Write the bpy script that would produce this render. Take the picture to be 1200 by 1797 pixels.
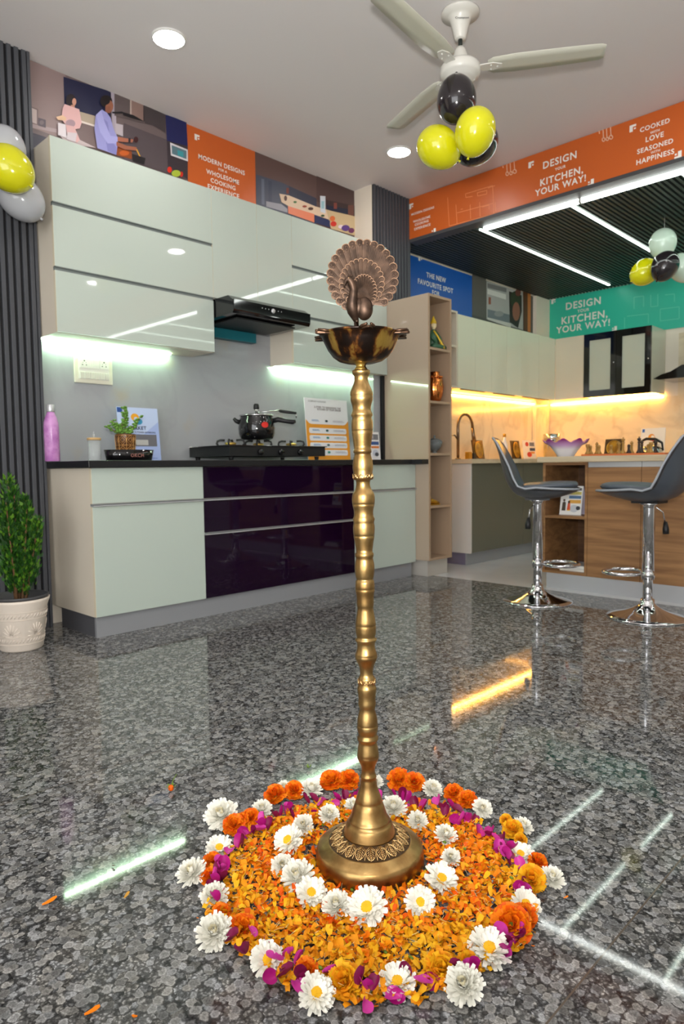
import bpy, bmesh, math, random
from mathutils import Vector, Matrix, Euler
from math import sin, cos, pi, radians, atan2, sqrt
random.seed(7)
R = random.Random(11)
SC = bpy.context.scene
COL = SC.collection
for o in list(bpy.data.objects): bpy.data.objects.remove(o)

# ------------------------------------------------------------------ camera
F_PX, PITCH, ROLL, YAW, CAM_H = 1200.72, 0.06744, -0.01261, 0.77209, 0.82905
CX, CY = 600.0, 898.5
fw = Vector((-sin(YAW)*cos(PITCH), cos(YAW)*cos(PITCH), -sin(PITCH)))
rt0 = Vector((cos(YAW), sin(YAW), 0)); up0 = rt0.cross(fw)
RT = rt0*cos(ROLL)+up0*sin(ROLL); UP = up0*cos(ROLL)-rt0*sin(ROLL)
CAMP = Vector((0, 0, CAM_H))
cam = bpy.data.cameras.new('camera'); camo = bpy.data.objects.new('camera', cam); COL.objects.link(camo)
M4 = Matrix((RT, UP, -fw)).transposed().to_4x4(); M4.translation = CAMP
camo.matrix_world = M4
cam.sensor_fit = 'VERTICAL'; cam.sensor_height = 36; cam.sensor_width = 24
cam.lens = F_PX/1797*36; cam.clip_start = .02; cam.clip_end = 60
cam.dof.use_dof = True; cam.dof.focus_distance = 1.36; cam.dof.aperture_fstop = 8
SC.camera = camo

# ------------------------------------------------------------------ world, exposure
w = bpy.data.worlds.new('world'); SC.world = w; w.use_nodes = True
w.node_tree.nodes['Background'].inputs[0].default_value = (.5, .53, .55, 1)
w.node_tree.nodes['Background'].inputs[1].default_value = .3
SC.view_settings.view_transform = 'Standard'; SC.view_settings.look = 'None'
SC.view_settings.gamma = 1; SC.view_settings.use_curve_mapping = False
SC.view_settings.exposure = 0.45
E_DOWN, E_TUBE, E_SLIM, E_COOL, E_WARM, E_FILL = 62, 12.5, 9.5, 42, 46, 3.4
FLASH = 52.0
# the photographer's flash, just above the camera
ld = bpy.data.lights.new('camera_flash', 'AREA'); ld.shape = 'DISK'; ld.size = .16; ld.energy = FLASH; ld.color = (1, .97, .93)
lo = bpy.data.objects.new('camera_flash', ld); COL.objects.link(lo)
fm = (Matrix((RT, UP, -fw)).transposed().to_4x4()) @ Matrix.Rotation(radians(52), 4, 'X'); fm.translation = CAMP+UP*.20-fw*.1
lo.matrix_world = fm

def ray(px, py): return fw+RT*((px-CX)/F_PX)-UP*((py-CY)/F_PX)
def at(ax, val, px, py):
    d = ray(px, py); i = 'xyz'.index(ax); t = (val-CAMP[i])/d[i]; return CAMP+d*t
def dep(D, px, py): return CAMP+ray(px, py)*D

# ------------------------------------------------------------------ materials
def lin(c): c /= 255; return c/12.92 if c <= .04045 else ((c+.055)/1.055)**2.4
def rgb(r, g, b): return (lin(r), lin(g), lin(b), 1)
MATS = {}
def mat(name, col, rough=.5, metal=0, emit=None, estr=0, coat=0, trans=0, ior=1.45, alpha=1, spec=.5, noise=0, nscale=20, bump=0, bscale=60, sss=0, col2=None):
    if name in MATS: return MATS[name]
    m = bpy.data.materials.new(name); m.use_nodes = True; nt = m.node_tree; b = nt.nodes['Principled BSDF']
    c = rgb(*col); b.inputs['Base Color'].default_value = c
    b.inputs['Roughness'].default_value = rough; b.inputs['Metallic'].default_value = metal
    b.inputs['Coat Weight'].default_value = coat; b.inputs['Coat Roughness'].default_value = .03
    b.inputs['Transmission Weight'].default_value = trans; b.inputs['IOR'].default_value = ior
    b.inputs['Alpha'].default_value = alpha; b.inputs['Specular IOR Level'].default_value = spec
    if sss: b.inputs['Subsurface Weight'].default_value = sss; b.inputs['Subsurface Radius'].default_value = (.01, .01, .01); b.inputs['Subsurface Scale'].default_value = 1
    if emit: b.inputs['Emission Color'].default_value = rgb(*emit); b.inputs['Emission Strength'].default_value = estr
    if noise or bump:
        tc = nt.nodes.new('ShaderNodeTexCoord')
    if noise:
        n = nt.nodes.new('ShaderNodeTexNoise'); n.inputs['Scale'].default_value = nscale; n.inputs['Detail'].default_value = 4
        nt.links.new(tc.outputs['Object'], n.inputs['Vector'])
        mx = nt.nodes.new('ShaderNodeMix'); mx.data_type = 'RGBA'
        c2 = rgb(*col2) if col2 else tuple(x*(1-noise) for x in c[:3])+(1,)
        mx.inputs[6].default_value = c; mx.inputs[7].default_value = c2
        cr = nt.nodes.new('ShaderNodeMapRange'); cr.inputs[1].default_value = .38; cr.inputs[2].default_value = .62
        nt.links.new(n.outputs['Fac'], cr.inputs[0]); nt.links.new(cr.outputs[0], mx.inputs[0]); nt.links.new(mx.outputs[2], b.inputs['Base Color'])
    if bump:
        n2 = nt.nodes.new('ShaderNodeTexNoise'); n2.inputs['Scale'].default_value = bscale; nt.links.new(tc.outputs['Object'], n2.inputs['Vector'])
        bp = nt.nodes.new('ShaderNodeBump'); bp.inputs['Strength'].default_value = bump; bp.inputs['Distance'].default_value = .002
        nt.links.new(n2.outputs['Fac'], bp.inputs['Height']); nt.links.new(bp.outputs[0], b.inputs['Normal'])
    MATS[name] = m; return m
def flat(c, rough=.45): return mat('print_%d_%d_%d' % c, c, rough)

def granite():
    m = bpy.data.materials.new('granite'); m.use_nodes = True; nt = m.node_tree; N = nt.nodes; L = nt.links; b = N['Principled BSDF']
    geo = N.new('ShaderNodeNewGeometry')
    nz = N.new('ShaderNodeTexNoise'); nz.inputs['Scale'].default_value = 90; nz.inputs['Detail'].default_value = 3
    L.new(geo.outputs['Position'], nz.inputs['Vector'])
    sub = N.new('ShaderNodeVectorMath'); sub.operation = 'MULTIPLY_ADD'; sub.inputs[1].default_value = (.013,)*3
    L.new(nz.outputs['Color'], sub.inputs[0]); L.new(geo.outputs['Position'], sub.inputs[2])
    def vor(scale, feat='F1'):
        v = N.new('ShaderNodeTexVoronoi'); v.feature = feat; v.inputs['Scale'].default_value = scale; L.new(sub.outputs[0], v.inputs['Vector']); return v
    def ramp(fac, els):
        r = N.new('ShaderNodeValToRGB'); L.new(fac, r.inputs[0]); e = r.color_ramp.elements
        e[0].position = els[0][0]; e[0].color = els[0][1]; e[1].position = els[-1][0]; e[1].color = els[-1][1]
        for p, c in els[1:-1]: x = e.new(p); x.color = c
        return r
    g = lambda v, t=(1, 1, 1): (v*t[0], v*t[1], v*t[2], 1)
    v1 = vor(64)
    r1 = ramp(v1.outputs['Distance'], [(0, g(.17)), (.25, g(.15)), (.42, g(.18)), (.52, g(.25)), (.62, g(.15)), (.70, g(.045)), (1, g(.025))])
    v2 = vor(150)
    r2 = ramp(v2.outputs['Distance'], [(0, g(.34)), (.3, g(.20)), (.5, g(.08)), (1, g(.025))])
    sepc = N.new('ShaderNodeSeparateColor'); L.new(v1.outputs['Color'], sepc.inputs[0])
    # some cells are big pebbles, the others dissolve into fine grains
    th = N.new('ShaderNodeMath'); th.operation = 'LESS_THAN'; th.inputs[1].default_value = .60; L.new(sepc.outputs[0], th.inputs[0])
    mx = N.new('ShaderNodeMix'); mx.data_type = 'RGBA'; L.new(th.outputs[0], mx.inputs[0]); L.new(r2.outputs[0], mx.inputs[6]); L.new(r1.outputs[0], mx.inputs[7])
    hm = N.new('ShaderNodeMapRange'); hm.inputs[3].default_value = .5; hm.inputs[4].default_value = 1.5; L.new(sepc.outputs[1], hm.inputs[0])
    nz2 = N.new('ShaderNodeTexNoise'); nz2.inputs['Scale'].default_value = 330; nz2.inputs['Detail'].default_value = 2; L.new(geo.outputs['Position'], nz2.inputs['Vector'])
    h2 = N.new('ShaderNodeMapRange'); h2.inputs[1].default_value = .3; h2.inputs[2].default_value = .7; h2.inputs[3].default_value = .75; h2.inputs[4].default_value = 1.5; L.new(nz2.outputs['Fac'], h2.inputs[0])
    mu = N.new('ShaderNodeMath'); mu.operation = 'MULTIPLY'; L.new(hm.outputs[0], mu.inputs[0]); L.new(h2.outputs[0], mu.inputs[1])
    sc = N.new('ShaderNodeVectorMath'); sc.operation = 'SCALE'; L.new(mx.outputs[2], sc.inputs[0]); L.new(mu.outputs[0], sc.inputs['Scale'])
    # warm / cool tint by grain
    tm = N.new('ShaderNodeMix'); tm.data_type = 'RGBA'; tm.inputs[6].default_value = (1.0, .97, .90, 1); tm.inputs[7].default_value = (.97, 1.0, 1.03, 1); L.new(sepc.outputs[2], tm.inputs[0])
    m2 = N.new('ShaderNodeVectorMath'); m2.operation = 'MULTIPLY'; L.new(sc.outputs[0], m2.inputs[0]); L.new(tm.outputs[2], m2.inputs[1])
    # slab joints
    sx = N.new('ShaderNodeSeparateXYZ'); L.new(geo.outputs['Position'], sx.inputs[0])
    def joint(out, off, period):
        a = N.new('ShaderNodeMath'); a.operation = 'ADD'; a.inputs[1].default_value = off; L.new(out, a.inputs[0])
        p_ = N.new('ShaderNodeMath'); p_.operation = 'PINGPONG'; p_.inputs[1].default_value = period/2; L.new(a.outputs[0], p_.inputs[0])
        l = N.new('ShaderNodeMath'); l.operation = 'LESS_THAN'; l.inputs[1].default_value = .0016; L.new(p_.outputs[0], l.inputs[0]); return l
    j1 = joint(sx.outputs[0], .46, 1.3); j2 = joint(sx.outputs[1], -2.66, 2.4)
    ad = N.new('ShaderNodeMath'); ad.operation = 'MAXIMUM'; L.new(j1.outputs[0], ad.inputs[0]); L.new(j2.outputs[0], ad.inputs[1])
    jm = N.new('ShaderNodeMix'); jm.data_type = 'RGBA'; L.new(ad.outputs[0], jm.inputs[0]); L.new(m2.outputs[0], jm.inputs[6]); jm.inputs[7].default_value = (.11, .09, .07, 1)
    L.new(jm.outputs[2], b.inputs['Base Color'])
    b.inputs['Roughness'].default_value = .045; b.inputs['Specular IOR Level'].default_value = .38
    return m

def marble(name, base, vein, gold, rough=.08):
    m = bpy.data.materials.new(name); m.use_nodes = True; nt = m.node_tree; N = nt.nodes; L = nt.links; b = N['Principled BSDF']
    geo = N.new('ShaderNodeNewGeometry')
    n1 = N.new('ShaderNodeTexNoise'); n1.inputs['Scale'].default_value = 1.6; n1.inputs['Detail'].default_value = 8; n1.inputs['Distortion'].default_value = 1.2
    L.new(geo.outputs['Position'], n1.inputs['Vector'])
    s = N.new('ShaderNodeMath'); s.operation = 'SUBTRACT'; s.inputs[1].default_value = .5; L.new(n1.outputs['Fac'], s.inputs[0])
    a = N.new('ShaderNodeMath'); a.operation = 'ABSOLUTE'; L.new(s.outputs[0], a.inputs[0])
    mr = N.new('ShaderNodeMapRange'); mr.inputs[1].default_value = 0; mr.inputs[2].default_value = .05; mr.inputs[3].default_value = .28; mr.inputs[4].default_value = 0; L.new(a.outputs[0], mr.inputs[0])
    mx = N.new('ShaderNodeMix'); mx.data_type = 'RGBA'; L.new(mr.outputs[0], mx.inputs[0]); mx.inputs[6].default_value = rgb(*base); mx.inputs[7].default_value = rgb(*vein)
    n2 = N.new('ShaderNodeTexNoise'); n2.inputs['Scale'].default_value = 3.3; n2.inputs['Detail'].default_value = 6; L.new(geo.outputs['Position'], n2.inputs['Vector'])
    m2 = N.new('ShaderNodeMapRange'); m2.inputs[1].default_value = .62; m2.inputs[2].default_value = .75; m2.inputs[4].default_value = .5; L.new(n2.outputs['Fac'], m2.inputs[0])
    mx2 = N.new('ShaderNodeMix'); mx2.data_type = 'RGBA'; L.new(m2.outputs[0], mx2.inputs[0]); L.new(mx.outputs[2], mx2.inputs[6]); mx2.inputs[7].default_value = rgb(*gold)
    L.new(mx2.outputs[2], b.inputs['Base Color']); b.inputs['Roughness'].default_value = rough
    return m

def wood(name, c1, c2, axis='x', rough=.45):
    m = bpy.data.materials.new(name); m.use_nodes = True; nt = m.node_tree; N = nt.nodes; L = nt.links; b = N['Principled BSDF']
    geo = N.new('ShaderNodeNewGeometry'); mp = N.new('ShaderNodeMapping')
    mp.inputs['Scale'].default_value = (1.2, 6, 16) if axis == 'x' else (14, 14, 1.2)
    L.new(geo.outputs['Position'], mp.inputs['Vector'])
    n1 = N.new('ShaderNodeTexNoise'); n1.inputs['Scale'].default_value = 1.5; n1.inputs['Detail'].default_value = 7; n1.inputs['Distortion'].default_value = .8; L.new(mp.outputs[0], n1.inputs['Vector'])
    r = N.new('ShaderNodeMapRange'); r.inputs[1].default_value = .35; r.inputs[2].default_value = .68; L.new(n1.outputs['Fac'], r.inputs[0])
    mx = N.new('ShaderNodeMix'); mx.data_type = 'RGBA'; L.new(r.outputs[0], mx.inputs[0]); mx.inputs[6].default_value = rgb(*c1); mx.inputs[7].default_value = rgb(*c2)
    L.new(mx.outputs[2], b.inputs['Base Color']); b.inputs['Roughness'].default_value = rough
    return m

def bronze_patina():
    m = bpy.data.materials.new('tarnished_bronze'); m.use_nodes = True; nt = m.node_tree; N = nt.nodes; L = nt.links; b = N['Principled BSDF']
    tc = N.new('ShaderNodeTexCoord'); mp = N.new('ShaderNodeMapping'); mp.inputs['Scale'].default_value = (1, 1, .45); L.new(tc.outputs['Object'], mp.inputs[0])
    n = N.new('ShaderNodeTexNoise'); n.inputs['Scale'].default_value = 34; n.inputs['Detail'].default_value = 5; L.new(mp.outputs[0], n.inputs['Vector'])
    r = N.new('ShaderNodeValToRGB'); L.new(n.outputs['Fac'], r.inputs[0]); e = r.color_ramp.elements
    e[0].position = .42; e[0].color = rgb(28, 19, 14); e[1].position = .72; e[1].color = rgb(158, 130, 62)
    for p_, c in ((.49, rgb(48, 28, 14)), (.53, rgb(104, 62, 26)), (.58, rgb(146, 116, 52))): x = e.new(p_); x.color = c
    L.new(r.outputs[0], b.inputs['Base Color']); b.inputs['Metallic'].default_value = .75; b.inputs['Roughness'].default_value = .3
    return m

GRANITE = granite()
CEIL = mat('ceiling_paint', (226, 222, 222), .8)
WALLC = mat('cream_paint', (232, 222, 205), .7)
WHITEPAINT = mat('white_paint', (225, 224, 220), .8)
CABW = mat('pale_glossy_acrylic', (188, 199, 189), .03, spec=.6)
CABL = mat('pale_acrylic_lower', (184, 196, 186), .14)
CARC = mat('cream_laminate', (205, 196, 178), .4)
EDGE = mat('cream_edge_band', (226, 214, 188), .4)
SIDEW = mat('brushed_cream_laminate', (226, 216, 198), .42)
PURPLE = mat('aubergine_gloss', (24, 5, 30), .04, spec=.35)
ALU = mat('aluminium', (196, 198, 200), .3, .45)
DALU = mat('dark_profile', (124, 132, 130), .35, .2)
PLINTH = mat('grey_plinth', (142, 144, 147), .38)
BLACKTOP = mat('black_quartz', (30, 30, 33), .3, noise=.4, nscale=300)
BLACKG = mat('black_gloss', (12, 12, 14), .06, coat=.5)
BLACKM = mat('black_matt', (22, 22, 24), .5)
CHAR = mat('charcoal_ribs', (74, 76, 81), .5)
CHARD = mat('charcoal_groove', (26, 26, 29), .7)
GREYMARB = marble('grey_marble', (164, 167, 170), (150, 152, 155), (176, 160, 122))
BEIGEMARB = marble('beige_marble', (234, 220, 190), (160, 140, 112), (214, 180, 120), .12)
BRASS = mat('aged_brass', (184, 152, 98), .35, 1, noise=.35, nscale=28, bump=.12, bscale=120, col2=(156, 122, 74))
BRASSD = mat('antique_bronze', (78, 60, 48), .5, .75, noise=.55, nscale=60)
BRASSL = mat('bright_brass', (222, 186, 130), .3, 1)
PATINA = bronze_patina()
TAUPEG = mat('glossy_taupe', (176, 158, 138), .05, coat=.3)
TAUPE = mat('taupe_laminate', (168, 143, 118), .45)
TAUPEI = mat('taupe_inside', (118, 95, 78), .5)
OLIVE = mat('olive_gloss', (92, 92, 78), .08, coat=.4)
CREAMG = mat('cream_glossy_acrylic', (218, 218, 196), .06, coat=.3)
OAK = wood('oak_veneer', (160, 118, 76), (120, 84, 52))
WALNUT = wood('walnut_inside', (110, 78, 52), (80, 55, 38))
OAKTOP = wood('pale_oak_top', (206, 190, 160), (184, 166, 136))
CHROME = mat('chrome', (225, 225, 228), .05, 1)
SEATG = mat('grey_seat_plastic', (68, 74, 82), .32, bump=.08, bscale=200)
PIPING = mat('seat_edge', (150, 155, 162), .35)
GLASS = mat('clear_glass', (235, 242, 242), .03, alpha=.22, spec=.8)
FROST = mat('frosted_glass', (190, 196, 180), .3)
TUBE = mat('tube_light', (255, 255, 255), .5, emit=(248, 255, 250), estr=E_TUBE)
SLIM = mat('slim_light', (255, 255, 255), .5, emit=(236, 255, 240), estr=E_SLIM)
DOWN = mat('downlight_glow', (255, 255, 255), .5, emit=(255, 250, 246), estr=E_DOWN)
COOL = mat('cool_led', (255, 255, 255), .5, emit=(212, 255, 214), estr=E_COOL)
WARM = mat('warm_led', (255, 230, 160), .5, emit=(255, 186, 84), estr=E_WARM)
SLATS = mat('dark_slats', (52, 58, 56), .45)
FANW = mat('fan_enamel', (222, 220, 212), .25)
FANB = mat('fan_blade_enamel', (206, 205, 190), .3)
WTILE = mat('white_tile', (206, 208, 210), .12, noise=.06, nscale=3)
ORANGE = mat('orange_print', (202, 97, 38), .35)
BLUE = mat('blue_print', (22, 88, 176), .35)
TEAL = mat('teal_print', (54, 190, 162), .35)
LETTER = mat('white_lettering', (240, 236, 228), .5)

# ------------------------------------------------------------------ mesh helpers
class MB:
    def __init__(s): s.v = []; s.f = []; s.m = []; s.sm = []
    def add(s, vs, fs, mi=0, smooth=False):
        o = len(s.v); s.v += [Vector(v) for v in vs]
        for f in fs: s.f.append([i+o for i in f]); s.m.append(mi); s.sm.append(smooth)
    def box(s, a, b, mi=0, bev=0):
        x0, y0, z0 = [min(p, q) for p, q in zip(a, b)]; x1, y1, z1 = [max(p, q) for p, q in zip(a, b)]
        if bev:
            bm = bmesh.new(); bmesh.ops.create_cube(bm, size=1)
            for v in bm.verts: v.co = Vector((x0+(v.co.x+.5)*(x1-x0), y0+(v.co.y+.5)*(y1-y0), z0+(v.co.z+.5)*(z1-z0)))
            bmesh.ops.bevel(bm, geom=bm.edges[:], offset=bev, segments=2, affect='EDGES', profile=.5)
            bm.verts.index_update(); s.add([v.co.copy() for v in bm.verts], [[v.index for v in f.verts] for f in bm.faces], mi); bm.free(); return
        s.add([(x0,y0,z0),(x1,y0,z0),(x1,y1,z0),(x0,y1,z0),(x0,y0,z1),(x1,y0,z1),(x1,y1,z1),(x0,y1,z1)],
              [(0,3,2,1),(4,5,6,7),(0,1,5,4),(1,2,6,5),(2,3,7,6),(3,0,4,7)], mi)
    def lathe(s, prof, c=(0,0,0), n=32, mi=0, fx=None, smooth=True, caps=True):
        c = Vector(c); vs = []; fs = []
        for (r, z) in prof:
            for k in range(n):
                a = 2*pi*k/n; rr = fx(r, z, a) if fx else r
                vs.append(c+Vector((rr*cos(a), rr*sin(a), z)))
        for i in range(len(prof)-1):
            for k in range(n):
                k2 = (k+1) % n; fs.append((i*n+k, i*n+k2, (i+1)*n+k2, (i+1)*n+k))
        if caps:
            if prof[0][0] > 1e-5: fs.append(tuple(reversed(range(n))))
            if prof[-1][0] > 1e-5: fs.append(tuple(range((len(prof)-1)*n, len(prof)*n)))
        s.add(vs, fs, mi, smooth)
    def tube(s, pts, rad, n=10, mi=0, caps=True, closed=False, squash=1, upv=None):
        P = [Vector(p) for p in pts]; m = len(P)
        rs = rad if isinstance(rad, (list, tuple)) else [rad]*m
        vs = []; fs = []; prev = None
        for i, p in enumerate(P):
            if closed: t = P[(i+1) % m]-P[i-1]
            else: t = P[min(i+1, m-1)]-P[max(i-1, 0)]
            t.normalize()
            if prev is None:
                u = Vector(upv) if upv else (Vector((0,0,1)) if abs(t.z) < .9 else Vector((1,0,0)))
            else: u = prev
            u = (u-t*u.dot(t)).normalized(); prev = u; v2 = t.cross(u)
            for k in range(n):
                a = 2*pi*k/n; vs.append(p+u*(rs[i]*cos(a)*squash)+v2*(rs[i]*sin(a)))
        for i in range(m if closed else m-1):
            j = (i+1) % m
            for k in range(n):
                k2 = (k+1) % n; fs.append((i*n+k, i*n+k2, j*n+k2, j*n+k))
        if caps and not closed: fs.append(tuple(reversed(range(n)))); fs.append(tuple(range((m-1)*n, m*n)))
        s.add(vs, fs, mi, True)
    def ball(s, c, r, mi=0, n=16, q=10):
        c = Vector(c); r = Vector(r) if isinstance(r, (tuple, list, Vector)) else Vector((r, r, r)); vs = []; fs = []
        vs.append(c-Vector((0,0,r.z)))
        for i in range(1, q):
            e = -pi/2+pi*i/q
            for k in range(n): a = 2*pi*k/n; vs.append(c+Vector((r.x*cos(e)*cos(a), r.y*cos(e)*sin(a), r.z*sin(e))))
        vs.append(c+Vector((0,0,r.z))); t = len(vs)-1
        for k in range(n): fs.append((0, 1+(k+1) % n, 1+k)); fs.append((t, t-n+k, t-n+(k+1) % n))
        for i in range(q-2):
            for k in range(n): a = 1+i*n; fs.append((a+k, a+(k+1) % n, a+n+(k+1) % n, a+n+k))
        s.add(vs, fs, mi, True)
    def prism(s, poly, o, u, v, n, d, mi=0):
        """polygon in (u,v) extruded by d along n"""
        o, u, v, n = map(Vector, (o, u, v, n)); k = len(poly)
        a = [o+u*p[0]+v*p[1] for p in poly]; b = [p+n*d for p in a]
        fs = [tuple(reversed(range(k))), tuple(range(k, 2*k))]+[(i, (i+1) % k, k+(i+1) % k, k+i) for i in range(k)]
        s.add(a+b, fs, mi)
    def poly(s, pts, mi=0): s.add(pts, [tuple(range(len(pts)))], mi)
    def petal(s, o, az, el, ln, wd, curl=.5, cup=.25, mi=0, tip=.55, wav=0, nseg=4):
        """a curved petal starting at o, azimuth az, elevation el"""
        o = Vector(o); d = Vector((cos(az), sin(az), 0)); sd = Vector((-sin(az), cos(az), 0)); vs = []; fs = []
        e = el; p = o.copy(); st = ln/nseg
        for i in range(nseg+1):
            t = i/nseg
            wv = wd*.5*(.45+.55*sin(pi*min(1, t*1.15)*.5)) if t < .85 else wd*.5*tip
            dr = d*cos(e)+Vector((0,0,1))*sin(e); nr = Vector((0,0,1))*cos(e)-d*sin(e)
            for j in (-1, 0, 1):
                vs.append(p+sd*(wv*j)+nr*(abs(j)*cup*wv+wav*wd*R.uniform(-1, 1)*t))
            p = p+dr*st; e += curl/nseg
        for i in range(nseg):
            for j in range(2): a = i*3+j; fs.append((a, a+1, a+4, a+3))
        s.add(vs, fs, mi, True)
    def build(s, name, mats, parent=None, bevel=0):
        off = OFF.get(parent.name, Vector()) if parent else Vector()
        me = bpy.data.meshes.new(name); me.from_pydata([v-off for v in s.v], [], s.f)
        for m_ in (mats if isinstance(mats, (list, tuple)) else [mats]): me.materials.append(m_)
        me.polygons.foreach_set('material_index', s.m); me.polygons.foreach_set('use_smooth', s.sm); me.update()
        o = bpy.data.objects.new(name, me); COL.objects.link(o)
        if parent: o.parent = parent; OFF[o.name] = off
        else: OFF[o.name] = Vector()
        if bevel:
            b = o.modifiers.new('bevel', 'BEVEL'); b.width = bevel; b.segments = 2; b.limit_method = 'ANGLE'
        return o
OFF = {}
def tag(o, label=None, cat=None, group=None, kind=None):
    if label: o['label'] = label
    if cat: o['category'] = cat
    if group: o['group'] = group
    if kind: o['kind'] = kind
    return o
def thing(name, label, cat, loc=(0,0,0), group=None):
    o = bpy.data.objects.new(name, None); COL.objects.link(o); o.location = loc; o.empty_display_size = .05
    OFF[o.name] = Vector(loc); return tag(o, label, cat, group)
def copy_tree(o, parent=None):
    c = o.copy(); COL.objects.link(c); c.parent = parent
    for ch in o.children: copy_tree(ch, c)
    return c
def bx(name, a, b, m, parent=None, bev=0):
    mb = MB(); mb.box(a, b, bev=bev); return mb.build(name, m, parent)
def lm(o, label): o['label'] = label; return o

FRAME = {'x': (Vector((0,1,0)), Vector((0,0,1)), Vector((1,0,0))), 'y': (Vector((1,0,0)), Vector((0,0,1)), Vector((0,-1,0)))}
def text_mesh(body, width, center, u, v, n, m, parent, name='lettering', bold=.02, height=None, lift=.0012):
    cu = bpy.data.curves.new('t', 'FONT'); cu.body = body; cu.size = 1; cu.offset = bold; cu.extrude = 0; cu.space_character = 1.12
    cu.resolution_u = 3
    to = bpy.data.objects.new('t', cu); COL.objects.link(to)
    dg = bpy.context.evaluated_depsgraph_get(); dg.update()
    me = bpy.data.meshes.new_from_object(to.evaluated_get(dg)); bpy.data.objects.remove(to); bpy.data.curves.remove(cu)
    xs = [q.co.x for q in me.vertices]; ys = [q.co.y for q in me.vertices]
    if not xs: return None
    x0, x1, y0, y1 = min(xs), max(xs), min(ys), max(ys); sc = width/(x1-x0); sy = sc if height is None else height/(y1-y0)
    mb = MB()
    mb.add([Vector(center)+u*((q.co.x-(x0+x1)/2)*sc)+v*((q.co.y-(y0+y1)/2)*sy)+n*lift for q in me.vertices], [tuple(p.vertices) for p in me.polygons])
    bpy.data.meshes.remove(me)
    return mb.build(name, m, parent)
def text(body, pl, pr, ax, val, parent, m=None, bold=.02, lift=.0015):
    a = at(ax, val, *pl); b = at(ax, val, *pr); u, v, n = FRAME[ax]
    return text_mesh(body, (b-a).dot(u), (a+b)/2, u, v, n, m or LETTER, parent, bold=bold, lift=lift)
def decal(name, polys, ax, val, parent, conv, lift=.0008):
    """printed flat picture: polygons (colour, points); conv maps picture points to photo pixels"""
    mb = MB(); ms = []; n = FRAME[ax][2]
    for i, (c, pts) in enumerate(polys):
        m_ = flat(c)
        if m_ not in ms: ms.append(m_)
        mb.poly([at(ax, val, *conv(*q))+n*(lift+.0003*i) for q in pts], ms.index(m_))
    return mb.build(name, ms, parent)
def ell(cx, cy, rx, ry, n=14, rot=0): return [(cx+rx*cos(2*pi*k/n)*cos(rot)-ry*sin(2*pi*k/n)*sin(rot), cy+rx*cos(2*pi*k/n)*sin(rot)+ry*sin(2*pi*k/n)*cos(rot)) for k in range(n)]
def card(name, polys, o, u, v, parent, lift=.0008):
    """same, in card coordinates 0..1"""
    mb = MB(); ms = []; o, u, v = Vector(o), Vector(u), Vector(v); n = u.cross(v).normalized()
    for i, (c, pts) in enumerate(polys):
        m_ = flat(c)
        if m_ not in ms: ms.append(m_)
        mb.poly([o+u*p[0]+v*p[1]+n*(lift+.0003*i) for p in pts], ms.index(m_))
    return mb.build(name, ms, parent)
def rc(x0, y0, x1, y1): return [(x0,y0),(x1,y0),(x1,y1),(x0,y1)]
def pill(x0, y0, x1, y1, asp=1):
    r = (y1-y0)/2; cy = (y0+y1)/2; pts = []
    for k in range(7): a = -pi/2+pi*k/6; pts.append((x1-r*asp+r*asp*cos(a), cy+r*sin(a)))
    for k in range(7): a = pi/2+pi*k/6; pts.append((x0+r*asp+r*asp*cos(a), cy+r*sin(a)))
    return pts
def mark(px, py, ax, val, parent, s=.03, flip=1):
    u, v, n = FRAME[ax]; c = at(ax, val, px, py); mb = MB(); f = flip
    for q in ([(-1,1),(1,1),(1,.35),(0,.35),(0,-1),(-1,-1)], [(.35,.0),(.9,.0),(.9,-.5),(.35,-.5)]):
        pts = [c+u*(a*s*f)+v*(b*s*f)+n*.0015 for a, b in q]
        mb.poly(pts)
    return mb.build('corner_mark', LETTER, parent)

# ------------------------------------------------------------------ room shell
XW, YB, ZC, ZC2 = -3.67, 7.0, 2.92, 2.60
XR, YN = 3.2, -3.0
def struct(o): o['kind'] = 'structure'; return o
struct(bx('floor', (XW-.1, YN, -.05), (XR, 4.12, 0), GRANITE))
struct(bx('floor', (XW-.1, 4.12, -.05), (XR, YB+.1, 0), WTILE))
mb = MB(); mb.box((XW-.1, YN, ZC), (XR, 4.37, ZC+.08)); struct(mb.build('ceiling', CEIL))
mb = MB(); mb.box((XW-.1, 4.46, ZC2+.03), (XR, YB+.1, ZC2+.08), 0)
x = XW+.02
while x < XR-.02:
    mb.box((x, 4.465, ZC2-.005), (x+.018, YB-.005, ZC2+.03), 0); x += .036
struct(mb.build('ceiling', SLATS))
struct(bx('wall_left', (XW-.1, YN, 0), (XW, YB, 3.0), WALLC))
struct(bx('wall_back', (XW-.1, YB, 0), (XR, YB+.1, 3.0), WALLC))
struct(bx('wall_right', (XR, YN, 0), (XR+.1, YB, 3.0), WHITEPAINT))
struct(bx('wall_front', (XW-.1, YN-.1, 0), (XR, YN, 3.0), WHITEPAINT))
struct(bx('wall_beam', (-3.465, 4.365, 2.605), (XR, 4.46, ZC-.001), WHITEPAINT))
struct(bx('trim_1', (-3.465, 4.355, 2.580), (XR, 4.46, 2.604), mat('dark_beam_trim', (70, 70, 72), .5)))
struct(bx('wall_column', (XW, 3.94, 0), (-3.485, 4.37, ZC), WALLC))
# corner chase of the second kitchen
struct(bx('wall_corner', (XW+.0005, 6.70, 1.474), (-3.63, YB-.0005, ZC2-.01), WALLC))
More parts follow.
